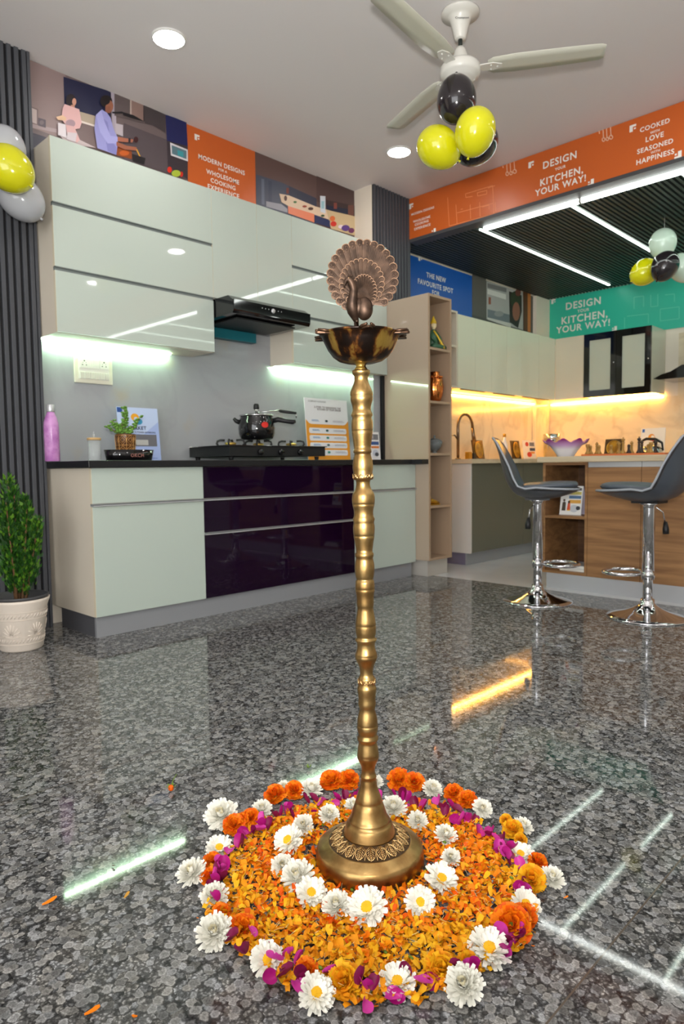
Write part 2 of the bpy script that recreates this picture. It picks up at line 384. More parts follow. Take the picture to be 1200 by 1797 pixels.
# unseen window frame and glowing pane, added behind the camera to brighten the room
fr_ = MB()
for x_ in (-1.2, 0.2, 1.6, 3.0): fr_.box((x_-.03, YN+.001, .25), (x_+.03, YN+.05, 2.7))
for z_ in (.22, 2.7): fr_.box((-1.23, YN+.001, z_), (3.03, YN+.05, z_+.06))
fill_win = struct(fr_.build('added_window', ALU))
bx('glass_pane', (-1.17, YN+.012, .28), (2.97, YN+.02, 2.7), mat('fill_glow', (255, 255, 255), .3, emit=(246, 248, 250), estr=E_FILL), fill_win)
# fluted claddings
def fluted(name, x0, ya, yb, z0, z1):
    mb = MB(); mb.box((x0-.022, ya, z0), (x0-.014, yb, z1), 1); y = ya
    while y < yb-.01:
        mb.box((x0-.014, y, z0), (x0, min(y+.021, yb), z1), 0, bev=.002); y += .0358
    mb.box((x0-.02, yb-.014, z0), (x0+.001, yb, z1), 0)
    return struct(mb.build(name, [CHAR, CHARD]))
fluted('trim_2', -3.60, .2, 1.492, 0.0, ZC-.001)
struct(bx('trim_4', (XW, .2, 0), (-3.622, 1.490, ZC), CHARD))
fluted('trim_3', -3.463, 3.942, 4.368, 2.0, ZC-.001)

# ------------------------------------------------------------------ wall posters on the left wall
XP = XW+.006
z1 = lambda x, y: (x/3, 60+y/3)          # picture crops used while measuring
z2 = lambda x, y: (320+x/3, 180+y/3)
z4 = lambda x, y: (700+x/2.4, 180+y/2.4)
Ym0, Ym1 = at('x', XP, 328, 260).y, at('x', XP, 448, 300).y
mu = thing('wall_mural', 'photographic wall mural of a woman and a man cooking, above the left wall cabinets', 'mural', (XW, 2.0, 2.3))
bx('panel', (XW, 1.495, 2.25), (XP, Ym0, ZC-.004), flat((112, 98, 98)), mu)
P = [((146,126,124), [(155,135),(345,215),(335,430),(300,540),(160,490)]),
 ((58,56,70), [(158,515),(250,545),(200,600),(160,600)]),
 ((168,150,150), [(158,470),(300,500),(300,520),(158,490)]),
 ((120,100,100), [(160,380),(200,395),(200,480),(160,468)]), ((196,180,176), [(165,388),(193,400),(193,474),(165,464)]),
 ((90,80,88), [(200,440),(240,452),(240,494),(200,482)]), ((120,105,110), ell(218,466,12,12)),
 ((34,36,66), [(333,225),(582,303),(582,455),(338,395)]), ((118,100,98), [(338,395),(582,455),(560,620),(330,560)]),
 ((176,160,140), [(405,405),(500,432),(500,488),(405,462)]),((226,214,206), [(420,455),(500,480),(500,490),(420,465)]),
 ((176,166,178), [(582,303),(606,310),(612,540),(590,535)]), ((98,86,86), [(600,310),(760,372),(755,470),(600,430)]),
 ((142,116,108), [(685,345),(752,372),(752,460),(690,440)]), ((190,170,160), [(682,344),(690,347),(690,440),(682,437)]),
 ((60,50,52), [(752,372),(800,388),(800,472),(752,460)]), ((70,62,64), [(755,375),(868,425),(868,520),(800,480),(760,470)]),
 ((186,176,182), [(604,470),(645,480),(645,540),(604,525)]),
 ((86,76,80), [(650,470),(985,600),(985,765),(640,660)]),
 ((30,36,88), [(868,425),(978,463),(985,592),(875,562)]), ((58,50,56), [(875,562),(985,592),(985,765),(880,700)]),
 ((214,210,214), [(892,572),(984,610),(986,672),(896,640)]), ((90,120,130), [(900,586),(978,616),(978,660),(902,632)]), ((60,150,160), [(930,612),(962,622),(962,650),(932,640)]),
 # steam, pan, food
 ((190,176,176), [(300,520),(420,560),(500,600),(420,590),(330,560)]),
 ((140,70,30), [(606,590),(690,620),(690,660),(610,640)]), ((190,90,30), ell(650,628,26,14)),
 ((34,30,34), [(690,632),(762,655),(755,690),(695,672)]), ((24,22,26), [(640,412),(700,430),(755,462),(700,448),(645,430)]), 
 ((26,24,28), [(585,412),(640,410),(655,425),(640,420),(588,420)]),
 ((214,50,30), ell(888,716,12,16)), ((200,40,30), ell(950,740,9,14)), ((170,190,60), ell(922,736,24,18)),
 # woman
 ((36,26,30), ell(368,352,26,34)), ((205,150,128), ell(386,360,11,19)), ((196,140,118), rc(368,376,388,400)),
 ((222,176,174), [(335,372),(372,385),(412,400),(425,470),(415,500),(385,505),(340,480),(318,450),(325,395)]),
 ((226,186,150), [(290,440),(325,430),(345,445),(340,460),(300,455)]), ((168,140,148), ell(365,475,26,22)),
 ((214,170,168), [(340,480),(385,490),(415,560),(400,575),(350,545)]), ((214,206,210), [(300,470),(340,480),(345,550),(300,535)]),
 ((206,196,200), [(350,520),(400,525),(392,572),(345,556)]),
 # man
 ((24,18,20), ell(553,358,32,32)), ((150,96,74), ell(570,384,20,32)), ((28,20,22), ell(548,352,26,26)), ((140,88,68), rc(548,385,575,420)),
 ((150,150,206), [(530,402),(556,418),(575,445),(590,500),(610,545),(612,585),(606,640),(506,605),(490,500),(498,430)]),
 ((130,130,190), [(530,440),(560,470),(575,560),(606,600),(606,640),(560,620)]), ((165,165,218), [(498,430),(525,405),(545,470),(575,540),(612,545),(612,580),(560,580),(520,520)]),
 ((168,104,80), [(612,545),(670,555),(695,560),(690,575),(640,572),(612,568)]), ((160,98,74), [(606,570),(660,592),(712,600),(712,618),(650,612),(606,592)]),
 ((50,40,44), rc(668,552,680,574)), ((60,24,26), ell(708,560,12,16)), ((214,160,60), [(708,612),(714,610),(732,648),(724,646)])]
def clip_low(P): return P
decal('printed_scene', P, 'x', XP, mu, z1)
so = thing('wall_sign', 'orange sign panel on the left wall lettered modern designs, between two murals', 'sign', (XW, 2.9, 2.3))
bx('panel', (XW, Ym0+.001, 2.25), (XP, Ym1, ZC-.004), ORANGE, so)
text('MODERN DESIGNS', (348,275.7), (429,302.7), 'x', XP, so); text('FOR A', (383,297), (398,302), 'x', XP, so)
text('WHOLESOME', (361.7,301.7), (419.3,319.3), 'x', XP, so); text('COOKING', (369.3,316.7), (412.7,330), 'x', XP, so)
text('EXPERIENCE', (364.3,327.7), (419.3,344.3), 'x', XP, so); mark(345.5, 241.5, 'x', XP, so, .018)
m2 = thing('wall_mural', 'photographic wall mural of a kitchen counter laid with food, right of the orange sign', 'mural', (XW, 3.6, 2.3))
bx('panel', (XW, Ym1+.001, 2.25), (XP, 3.938, ZC-.004), flat((98, 76, 72)), m2)
P = [((84,64,62), [(705,385),(918,468),(918,600),(705,520)]), ((70,76,92), [(386,378),(520,420),(705,505),(705,640),(388,540)]),
 ((96,104,122), [(415,400),(430,404),(432,540),(416,536)]), ((60,66,84), [(452,410),(470,416),(470,550),(452,545)]), ((52,56,74), [(560,440),(705,505),(705,560),(560,500)]),
 ((150,150,158), [(440,520),(520,535),(552,560),(552,580),(440,548)]),
 ((60,44,46), [(755,512),(912,545),(912,610),(760,575)]), ((30,38,60), [(755,540),(870,562),(870,592),(760,575)]), ((130,70,60), rc(795,528,812,560)), ((110,70,60), rc(870,540,900,596)),
 ((222,196,168), [(508,480),(560,490),(700,548),(915,608),(918,640),(780,620),(690,590),(560,548),(520,525)]), ((204,180,140), [(755,565),(916,602),(918,705),(780,665)]),
 ((224,130,96), [(553,545),(692,588),(692,632),(555,584)]), ((120,60,50), rc(545,450,558,480)),
 ((40,50,88), [(694,592),(774,622),(774,658),(694,632)]), ((206,214,222), [(722,492),(750,494),(750,585),(724,576)]), ((150,190,200), rc(728,520,744,560)),
 ((90,60,50), ell(540,505,8,14)), ((70,110,60), ell(590,525,9,6)), ((150,60,40), ell(640,548,12,6)), ((80,50,40), ell(672,560,14,8)), ((60,80,50), ell(735,597,10,6)),
 ((200,50,40), ell(792,640,16,14)), ((214,110,60), ell(786,612,14,14)), ((230,210,220), ell(830,655,14,10)), ((90,60,130), ell(855,662,22,16)), ((110,50,90), ell(885,675,16,14))]
decal('printed_scene', P, 'x', XP, m2, z2)

# second kitchen left wall: blue sign, mural
Yb0, Yb1 = 4.48, at('x', XP, 828, 520).y
sb = thing('wall_sign', 'blue sign panel above the second kitchen lettered the new favourite spot', 'sign', (XW, 5.0, 2.2))
bx('panel', (XW, Yb0, 2.1), (XP, Yb1, 2.585), BLUE, sb)
text('THE NEW', (748,482), (782,492.5), 'x', XP, sb); text('FAVOURITE SPOT', (733,493), (794.6,511), 'x', XP, sb); text('FOR', (758,512.5), (771,516.7), 'x', XP, sb)
mark(737, 453, 'x', XP, sb, .025)
m3 = thing('wall_mural', 'narrow photographic mural of a person beside kitchen shelves, right of the blue sign', 'mural', (XW, 6.1, 2.2))
bx('panel', (XW, Yb1+.001, 2.1), (XP, 6.69, 2.585), flat((84, 80, 76)), m3)
P = [((96,92,86), [(308,700),(366,735),(366,910),(308,893)]), ((178,176,172), [(368,752),(522,800),(522,958),(368,912)]), ((120,118,118), [(372,760),(452,782),(452,800),(372,780)]),
 ((224,222,216), [(372,785),(450,808),(450,830),(372,806)]), ((150,90,70), rc(376,820,386,850)), ((120,126,132), [(372,870),(470,895),(470,945),(372,912)]), ((150,150,150), ell(420,890,20,12)), ((210,206,200), [(372,905),(470,930),(470,948),(372,914)]),
 ((52,42,38), [(462,795),(515,812),(516,880),(500,950),(465,925)]), ((58,66,46), ell(488,830,22,36)), ((150,96,76), ell(492,880,16,40)), ((110,66,56), ell(500,800,12,16)),
 ((94,58,36), [(520,796),(553,806),(552,968),(524,958)]), ((196,120,60), [(540,803),(553,806),(552,968),(540,964)])]
decal('printed_scene', P, 'x', XP, m3, z4)

# orange banner on the beam
YO = 4.358
ob = thing('beam_banner', 'long orange banner along the ceiling beam lettered design your kitchen, your way', 'banner', (-1.5, 4.36, 2.63))
bx('panel', (-3.462, YO, 2.606), (XR, 4.364, ZC-.003), ORANGE, ob)
for t, a, b in [('DESIGN',(953,290),(1011.7,271.7)),('YOUR',(973.7,296.7),(992.5,292.5)),('KITCHEN,',(948,319.6),(1023,300.8)),('YOUR WAY!',(938.8,337.5),(1028,314)),
    ('COOKED',(1123,226.7),(1175,213)),('WITH',(1140.8,233),(1157.5,228.8)),('LOVE',(1133,244.6),(1164.6,236)),('SEASONED',(1118,265.4),(1181,248)),('WITH',(1141.7,268),(1158,264)),('HAPPINESS',(1116.7,284),(1183,266.7)),
    ('MODERN DESIGNS',(722,376),(761.7,364.5)),('WHOLESOME',(725,388.5),(755,381)),('COOKING',(728,394),(752,388)),('EXPERIENCE',(727,401.7),(755.4,394.6))]:
    text(t, a, b, 'y', YO, ob)
for a in [(932,289,1),(1036.7,320.4,-1),(1110.4,225,1),(1189.6,271.7,-1),(721.7,362,1),(761,406,-1)]: mark(a[0], a[1], 'y', YO, ob, .02, a[2])
FAINT = mat('faint_line_art', (238, 150, 96), .5); FAINTT = mat('faint_line_art_teal', (96, 206, 180), .5); SOFT = mat('soft_line_art', (236, 190, 160), .5)
def linework(lines, ax, val, parent, m, wd=.003, conv=None, name='line_drawing'):
    mb = MB(); u, v, n = FRAME[ax]
    for ln in lines:
        P_ = [at(ax, val, *(conv(*q) if conv else q))+n*.0015 for q in ln]
        for a, b in zip(P_, P_[1:]):
            d = (b-a)
            if d.length < 1e-5: continue
            s_ = d.normalized().cross(n)*wd/2; mb.poly([a-s_, b-s_, b+s_, a+s_])
    return mb.build(name, m, parent)
for (cx, cy) in ((893, 297), (1062, 237)):
    L_ = [[(cx-11, cy-8), (cx-10, cy-2)], [(cx-4, cy-12), (cx-3, cy+6)], [(cx+2, cy-13), (cx+3, cy+4)], [(cx+9, cy-15), (cx+10, cy+1)], ell(cx-3, cy+8, 2.4, 3.5, 8)+[(cx-.6, cy+8)], ell(cx+3.5, cy+7, 2.4, 3, 8)+[(cx+5.9, cy+7)], ell(cx+10, cy+4, 3.2, 3.4, 8)+[(cx+13.2, cy+4)]]
    linework(L_, 'y', YO, ob, SOFT, .006, name='utensil_drawing')
linework([[(205,400),(212,520),(400,470),(395,350),(280,385)],[(240,430),(245,510)],[(245,465),(395,425)],[(300,430),(302,490)],[(340,420),(342,480)],[(280,385),(282,400),(310,395)],[(330,380),(370,370),(370,385),(332,394),(330,380)],[(405,420),(408,460)],[(260,450),(270,448)],[(350,440),(380,432),(380,450)],[(375,360),(405,350)]], 'y', YO, ob, FAINT, .004, z4)

# teal banner on the back wall
YT = YB-.01
tb = thing('wall_banner', 'teal banner on the far wall lettered design your kitchen, your way', 'banner', (-2, YB, 2.1))
xl = -3.629
bx('panel', (xl, YT, 2.1), (XR, YB-.001, 2.593), TEAL, tb)
for t, a, b in [('DESIGN',(993,536),(1054,529)),('YOUR',(1013,546),(1034,543)),('KITCHEN,',(985.4,562.5),(1066,553)),('YOUR WAY!',(976,578),(1070,567.5))]: text(t, a, b, 'y', YT, tb)
mark(971, 529, 'y', YT, tb, .025); mark(1078, 577, 'y', YT, tb, .025, -1)
linework([[(960,900),(1050,890),(1050,930)],[(990,870),(990,820),(1030,815),(1030,860)],[(1060,810),(1060,860),(1090,857),(1090,806)],[(1100,870),(1180,860),(1180,910),(1100,920),(1100,870)],[(950,905),(950,960),(980,957)],[(1120,810),(1160,806),(1160,840)]], 'y', YT, tb, FAINTT, .008, z4)

# ------------------------------------------------------------------ left kitchen: upper cabinets
XU, XF = -3.42, -3.155
Y0, YA, YBq, YC, YD = 1.498, 2.4434, 2.7806, 3.0724, 4.027
ZT, Z1, Z2, ZB = 2.462, 2.146, 1.833, 1.513
def upper(label, ya, yb, zb, rows, ysolid=None, side=SIDEW):
    t = thing('wall_cabinet', label, 'cabinet', (XU, (ya+yb)/2, zb), 'pale wall cabinets of the left kitchen')
    m_ = MB(); ye = ysolid or yb
    m_.box((XW+.009, ya+.002, zb), (XU-.02, ye-.002, ZT-.003))
    if ysolid: m_.box((-3.462, ysolid, zb), (XU-.02, yb-.002, ZT-.003))
    m_.build('body', side, t)
    for i in range(len(rows)-1):
        zt, zl = rows[i], rows[i+1]; last = i == len(rows)-2
        d = MB(); d.box((XU-.019, ya+.0015, zl+.002), (XU, yb-.0015, zt-(.018 if i else .002)), 0)
        d.box((XU-.019, ya+.0005, zl+.002), (XU-.001, ya+.0015, zt-(.018 if i else .002)), 1)
        dd = d.build('door', [CABW, EDGE], t)
        if i: 
            h = MB(); h.box((XU-.019, ya+.0015, zt-.017), (XU-.006, yb-.0015, zt-.001)); h.box((XU-.019, ya+.0015, zt-.004), (XU+.004, yb-.0015, zt-.001)); lm(h.build('handle_profile', DALU, dd), 'grey metal handle profile')
    return t
upper('wide pale glossy wall cabinet with three lift-up doors, leftmost beside the ribbed cladding', Y0, YA, ZB, [ZT, Z1, Z2, ZB])
upper('narrow pale glossy wall cabinet with one door, above the left half of the hood', YA, YBq, Z2, [ZT, Z2])
upper('narrow pale glossy wall cabinet with one door, above the right half of the black hood', YBq, YC, Z2, [ZT, Z2])
upper('pale glossy wall cabinet with three lift-up doors behind the peacock, right of the hood', YC, YD, ZB, [ZT, Z1, Z2, ZB], 3.938)
# backsplash
bs = MB(); bs.box((XW+.0005, 1.495, .87), (XW+.008, 3.927, 1.90))
tag(bs.build('backsplash', GREYMARB), 'glossy grey marble backsplash behind the stove', 'backsplash')
bs = MB(); bs.box((XW+.008, 3.928, .87), (-3.484, 3.9395, 1.51)); bs.box((-3.484, 3.9285, .87), (-3.476, 4.0, 1.51))
tag(bs.build('backsplash', GREYMARB), 'narrow grey marble cladding on the column beside the taupe unit', 'backsplash')
tag(bx('corner_profile', (-3.475, 4.003, .87), (-3.45, 4.028, 1.512), BLACKM), 'black upright corner profile between grey backsplash and taupe cabinet', 'trim')
# LED strips under cabinets
def led(name, label, a, b, m): 
    t = thing(name, label, 'light', ((a[0]+b[0])/2, (a[1]+b[1])/2, min(a[2], b[2])), 'under-cabinet light strips')
    bx('channel', (a[0]-.0, a[1], b[2]-.001), (b[0], b[1], b[2]+.0), ALU, t) if False else None
    bx('diffuser', a, b, m, t); return t
led('light_strip', 'cool white light strip under the leftmost pale wall cabinet', (XW+.03, 1.505, ZB-.007), (XW+.046, 2.27, ZB-.001), COOL)
led('light_strip', 'cool white light strip under the pale wall cabinet behind the peacock', (XW+.03, YC+.01, ZB-.007), (XW+.046, 3.92, ZB-.001), COOL)

# hood
h = thing('cooker_hood', 'black glossy cooker hood above the stove', 'cooker hood', (-3.4, 2.75, 1.72))
HX = -3.237
m_ = MB(); pr = [(XW+.009, 1.715), (HX-.01, 1.72), (HX, 1.735), (HX-.004, 1.795), (HX-.05, 1.826), (XW+.009, 1.826)]
m_.add([(a, 2.45, b) for a, b in pr]+[(a, 3.055, b) for a, b in pr], [tuple(range(6)), tuple(reversed(range(6, 12)))]+[(i, 6+i, 6+(i+1) % 6, (i+1) % 6) for i in range(6)])
m_.build('body', BLACKG, h)
bx('front_glass', (HX-.002, 2.452, 1.74), (HX+.004, 3.053, 1.797), BLACKG, h)
bx('filter', (-3.60, 2.52, 1.706), (-3.30, 2.98, 1.714), BLACKM, h)
m_ = MB()
for k in range(7): m_.ball((HX+.0045, 2.66+k*.025, 1.775), (.001, .003, .003))
m_.lathe([(0, 0), (.014, 0), (.014, .002), (0, .002)], n=16); 
m_.v = [Vector((HX+.004+v.z, 2.745+v.x, 1.77+v.y)) if abs(v.x) < .02 else v for v in m_.v]
m_.build('touch_controls', ALU, h)
text_mesh('Glen', .03, (HX+.0045, 2.745, 1.752), Vector((0,1,0)), Vector((0,0,1)), Vector((1,0,0)), flat((200,200,200)), h) if False else None
tag(bx('protective_film', (-3.655, 2.462, 1.645), (-3.60, 2.905, 1.705), mat('teal_film', (20, 104, 116), .4)), 'teal strip of packing hanging below the back of the cooker hood', 'packing strip')

# switch board
sw = thing('switch_board', 'cream electrical switch board with sockets on the marble backsplash', 'switch board', (XW+.01, 1.8, 1.31))
ya, yb_, za, zb_ = 1.684, 1.905, 1.30, 1.452
XS = XW+.009
bx('plate', (XS, ya, za), (XS+.012, yb_, zb_), mat('switch_cream', (222, 220, 200), .35), sw, bev=.003)
bx('inner_frame', (XS+.012, ya+.022, za+.022), (XS+.015, yb_-.022, zb_-.014), mat('switch_white', (232, 232, 222), .3), sw)
for r_, zz in enumerate((1.398, 1.338)):
    for k in range(6 if r_ else 3):
        if r_: m_ = bx('switch_rocker', (XS+.0155, ya+.03+k*.0285, zz-.014), (XS+.020, ya+.053+k*.0285, zz+.022), mat('rocker', (214, 214, 200), .3), sw, bev=.001)
        else:
            y_ = ya+.03+k*.057; s_ = MB(); s_.box((XS+.0155, y_, zz-.016), (XS+.018, y_+.05, zz+.034), 0)
            for (dy, dz, rr) in ((.025, .022, .0045), (.014, 0, .0035), (.036, 0, .0035), (.016, .012, .002), (.034, .012, .002)):
                if k != 1: s_.ball((XS+.018, y_+dy, zz+dz), (.001, rr, rr), 1, 8, 4)
            if k == 1: s_.box((XS+.018, y_+.02, zz), (XS+.021, y_+.04, zz+.03), 0)
            s_.build('socket', [MATS['switch_white'], flat((70, 66, 60))], sw)

# ------------------------------------------------------------------ left kitchen: base cabinets
YE, YP0, YP1 = 4.027, 2.1558, 3.36
ZD0, ZD1 = .104, .835
def base(label, ya, yb, fronts, m, left_side=False, notch=False):
    t = thing('base_cabinet', label, 'cabinet', (XF, (ya+yb)/2, ZD0))
    b = MB(); ye = 3.938 if notch else yb
    b.box((XW+.001, ya+.001, ZD0), (XF-.021, ye-.001, ZD1-.002))
    if notch: b.box((-3.46, ye, ZD0), (XF-.021, yb-.001, ZD1-.002))
    b.build('body', SIDEW, t)
    for i, (z0, z1_, hd) in enumerate(fronts):
        d = MB(); d.box((XF-.02, ya+.0015, z0+.002), (XF, yb-.0015, z1_-(.014 if hd else .003)), 0)
        if left_side: d.box((XF-.02, ya+.0003, z0+.002), (XF-.001, ya+.0015, z1_-(.014 if hd else .003)), 1)
        dd = d.build('drawer' if (z1_-z0) < .35 else 'door', [m, EDGE], t)
        if hd:
            h_ = MB(); h_.box((XF-.02, ya+.001, z1_-.013), (XF-.008, yb-.001, z1_-.001)); h_.box((XF-.02, ya+.001, z1_-.006), (XF+.012, yb-.001, z1_-.0035)); h_.box((XF+.009, ya+.001, z1_-.012), (XF+.012, yb-.001, z1_-.0035))
            lm(h_.build('handle_profile', ALU, dd), 'silver metal handle profile')
    return t
zh = at('x', XF, 163, 885).z; zh2 = at('x', XF, 361, 935).z
zr_ = at('x', XF, 735, 856).z
base('pale green-white base cabinet with one drawer and a tall door, leftmost beside the potted plant', Y0+.02, YP0, [(zh, ZD1, 0), (ZD0, zh, 1)], CABL, True)
base('wide glossy dark purple base cabinet with three drawers under the stove', YP0, YP1, [(zh, ZD1, 0), (zh2, zh, 1), (ZD0, zh2, 1)], PURPLE)
base('pale green-white base cabinet right of the brass lamp, next to the taupe tall unit', YP1, YE, [(zh, ZD1, 0), (ZD0, zh, 1)], CABL, notch=True)
pl = MB(); pl.box((XF-.04, Y0+.03, 0), (XF-.022, 4.0, ZD0-.001)); pl.box((XW+.1, Y0+.03, 0), (XF-.04, Y0+.045, ZD0-.001), 1)
tag(pl.build('cabinet_plinth', [PLINTH, mat('plinth_dark', (84, 84, 88), .5)]), 'grey metal plinth under the left kitchen base cabinets', 'plinth')
wt = MB(); wt.box((XW+.009, Y0-.004, ZD1), (XF+.03, 3.925, .869), 0, bev=.002); wt.box((-3.475, 3.925, ZD1), (XF+.03, 4.027, .869), 0); wt.box((XF+.03, 3.95, ZD1), (-3.035, 4.027, .869), 0)
tag(wt.build('worktop', BLACKTOP), 'long black quartz worktop of the left kitchen', 'worktop')
ZW = .8695

# ------------------------------------------------------------------ things on the left worktop
def place_y(x, px): return at('x', x, px, 803).y
# pink bottle
xb = -3.45; yb0 = place_y(xb, 92); t = thing('water_bottle', 'pink marbled steel water bottle at the left end of the black worktop', 'bottle', (xb, yb0, ZW))
m_ = MB(); m_.lathe([(.0, 0), (.034, 0), (.036, .004), (.036, .17), (.034, .195), (.028, .218), (.020, .236), (.0175, .246), (.0, .246)], (xb, yb0, ZW), 32)
m_.build('body', mat('pink_marble_bottle', (208, 150, 206), .25, noise=.3, nscale=22, col2=(176, 112, 178)), t)
m_ = MB(); m_.lathe([(.0185, .2465), (.0195, .249), (.0195, .280), (.018, .283), (0, .283)], (xb, yb0, ZW), 28); m_.build('cap', ALU, t)
# jar
xj = -3.42; yj = place_y(xj, 166); t = thing('glass_jar', 'small clear glass jar with a bamboo lid beside the pink bottle', 'jar', (xj, yj, ZW))
m_ = MB(); m_.lathe([(0, 0), (.031, 0), (.033, .004), (.033, .108), (.0315, .108), (.0315, .006), (0, .006)], (xj, yj, ZW), 28, caps=False); m_.build('body', GLASS, t)
m_ = MB(); m_.lathe([(0, .109), (.034, .109), (.035, .111), (.035, .119), (.034, .121), (0, .121)], (xj, yj, ZW), 28); m_.build('lid', mat('bamboo', (206, 168, 112), .5), t)
m_ = MB(); m_.lathe([(0.003, .1215), (.003, .13), (.007, .134), (.006, .14), (0, .142)], (xj, yj, ZW), 12); m_.ball((xj, yj, ZW+.150), .004); m_.build('knob', GLASS, t)
# tray
xt = -3.36; yt0, yt1 = place_y(xt, 184), place_y(xt, 268)
t = thing('planter_tray', 'low black oval tray under the patterned pot on the worktop', 'tray', (xt, (yt0+yt1)/2, ZW))
c_ = ((yt0+yt1)/2); hw = (yt1-yt0)/2
m_ = MB(); m_.lathe([(0, 0), (hw*.9, 0), (hw, .058), (hw*.96, .058), (hw*.87, .008), (0, .008)], (0, 0, 0), 40, caps=False); m_.v = [Vector((xt+v.x*.6, c_+v.y, ZW+v.z)) for v in m_.v]; m_.build('body', BLACKG, t)
text_mesh('OKCM', .075, (xt+hw*.575, c_, ZW+.028), Vector((0,1,0)), Vector((0,0,1)), Vector((1,0,0)), flat((150, 100, 90)), t, lift=.004)
# succulent pot on tray
yc = place_y(xt, 221); zp = ZW+.024
t = thing('potted_succulent', 'jade succulent in a brown and gold patterned pot standing in the black tray', 'potted plant', (xt, yc, zp))
m_ = MB(); m_.lathe([(0, 0), (.042, 0), (.046, .003), (.053, .112), (.053, .117), (.047, .117), (.045, .1), (0, .1)], (xt, yc, zp), 36); m_.build('pot', mat('brown_ceramic', (84, 52, 26), .3), t)
m_ = MB()
def on_pot(a, z): r_ = .046+(.053-.046)*(z/.112)+.0008; return (xt+r_*cos(a), yc+r_*sin(a), zp+z)
for c in range(8):
    a0 = 2*pi*c/8
    for zc in (.03, .085):
        for rr in (.022, .011):
            m_.tube([on_pot(a0+rr/.05*cos(q), zc+rr*1.15*sin(q)) for q in [2*pi*k/4 for k in range(4)]], .0016, 4, closed=True)
    m_.tube([on_pot(a0+pi/8, .005+.1*k/6) for k in range(7)], .0014, 4)
for zz in (.004, .058, .110): m_.tube([on_pot(2*pi*k/28, zz) for k in range(28)], .0014, 4, closed=True)
m_.build('gold_pattern', mat('gold_line', (206, 156, 92), .35, .4), t)
st = MB(); lf = MB(); RR = random.Random(5)
for (dy, dx, hh, n_) in ((0, 0, .165, 15), (-.06, 0, .06, 10), (.065, .01, .08, 9), (.018, -.02, .13, 10), (-.03, .02, .075, 8), (-.10, .0, .055, 9), (-.02, -.02, .03, 6), (.03, .02, .04, 6), (.095, 0, .115, 8), (-.075, .01, .085, 8)):
    pts = [(xt+dx*(k/4), yc+dy*(k/4), zp+.1+hh*(k/4)) for k in range(5)]; st.tube(pts, [.004, .0035, .003, .0025, .002], 6)
    for j in range(n_*2):
        s_ = .3+.7*j/(n_*2); p_ = Vector((xt+dx*s_, yc+dy*s_, zp+.1+hh*s_)); a = RR.uniform(0, 2*pi)
        lf.ball(p_+Vector((cos(a)*.011, sin(a)*.011, RR.uniform(-.002, .008))), (.0098, .0098, .0055), 0, 7, 4)
st.build('stem', mat('succulent_stem', (120, 110, 70), .6), t); lf.build('leaves', mat('jade_green', (110, 160, 62), .4, noise=.4, nscale=60), t)

def stand_card(name, label, cat, px0, px1, pybot, pytop, x, thick, polys, lean=.12, back=True, cm=(228, 232, 240), ax='x', texts=()):
    """upright printed card leaning back; ax = wall it faces away from"""
    u, v, n = FRAME[ax]
    a = at(ax, x, px0, pybot); b = at(ax, x, px1, pybot); top = at(ax, x, (px0+px1)/2, pytop).z
    zb = ZW; a.z = b.z = zb; wid = (b-a).dot(u); hgt = (top-zb)
    vv = (v*hgt-n*(lean*hgt)); t = thing(name, label, cat, ((a+b)/2))
    nn = u.cross(vv).normalized(); mb = MB(); uu = u*wid
    mb.prism([(0,0),(1,0),(1,1),(0,1)], a, uu, vv, -nn, thick); mb.build('board', flat(cm), t)
    if back:
        mb = MB(); c = a+uu*.35+vv*.7-nn*thick; mb.prism([(0,0),(1,0),(1,1),(0,1)], a+uu*.35-n*(lean*hgt*2.2+.01), uu*.3, (c-(a+uu*.35-n*(lean*hgt*2.2+.01))), -nn, .002); mb.build('back_strut', flat(cm), t)
    card('print', polys, a, uu, vv, t)
    for (s, cx, cy, wd, c) in texts:
        text_mesh(s, wd*wid, a+uu*cx+vv*cy, u, vv.normalized(), nn, flat(c), t, lift=.004)
    return t
# blue brochure
stand_card('brochure_stand', 'pale blue printed brochure stand behind the patterned pot', 'brochure', 212, 283, 803, 715, -3.55, .004,
 [((170,190,236), rc(0,0,1,1)), ((196,214,246), [(0,.55),(.6,.5),(1,.75),(1,1),(0,1)]), ((240,170,40), ell(.42,.82,.10,.07)), ((60,150,190), ell(.5,.74,.10,.06)), ((200,214,240), ell(.44,.79,.05,.035)), ((110,110,116), rc(.06,.28,.92,.5)), ((190,190,186), rc(.3,.3,.7,.4)), ((60,64,70), [(.1,.3),(.4,.3),(.35,.4),(.1,.44)]), ((40,80,150), rc(.0,.9,.12,.99)), ((40,80,150), rc(.0,.2,.08,.3)), ((90,120,190), rc(.1,.12,.7,.14)), ((90,120,190), rc(.1,.05,.9,.06))],
 .10, cm=(180,196,236), texts=[('MARKET', .45, .62, .45, (40,50,90)), ('ONE STOP KITCHEN INTERIORS', .5, .54, .8, (60,60,90))])

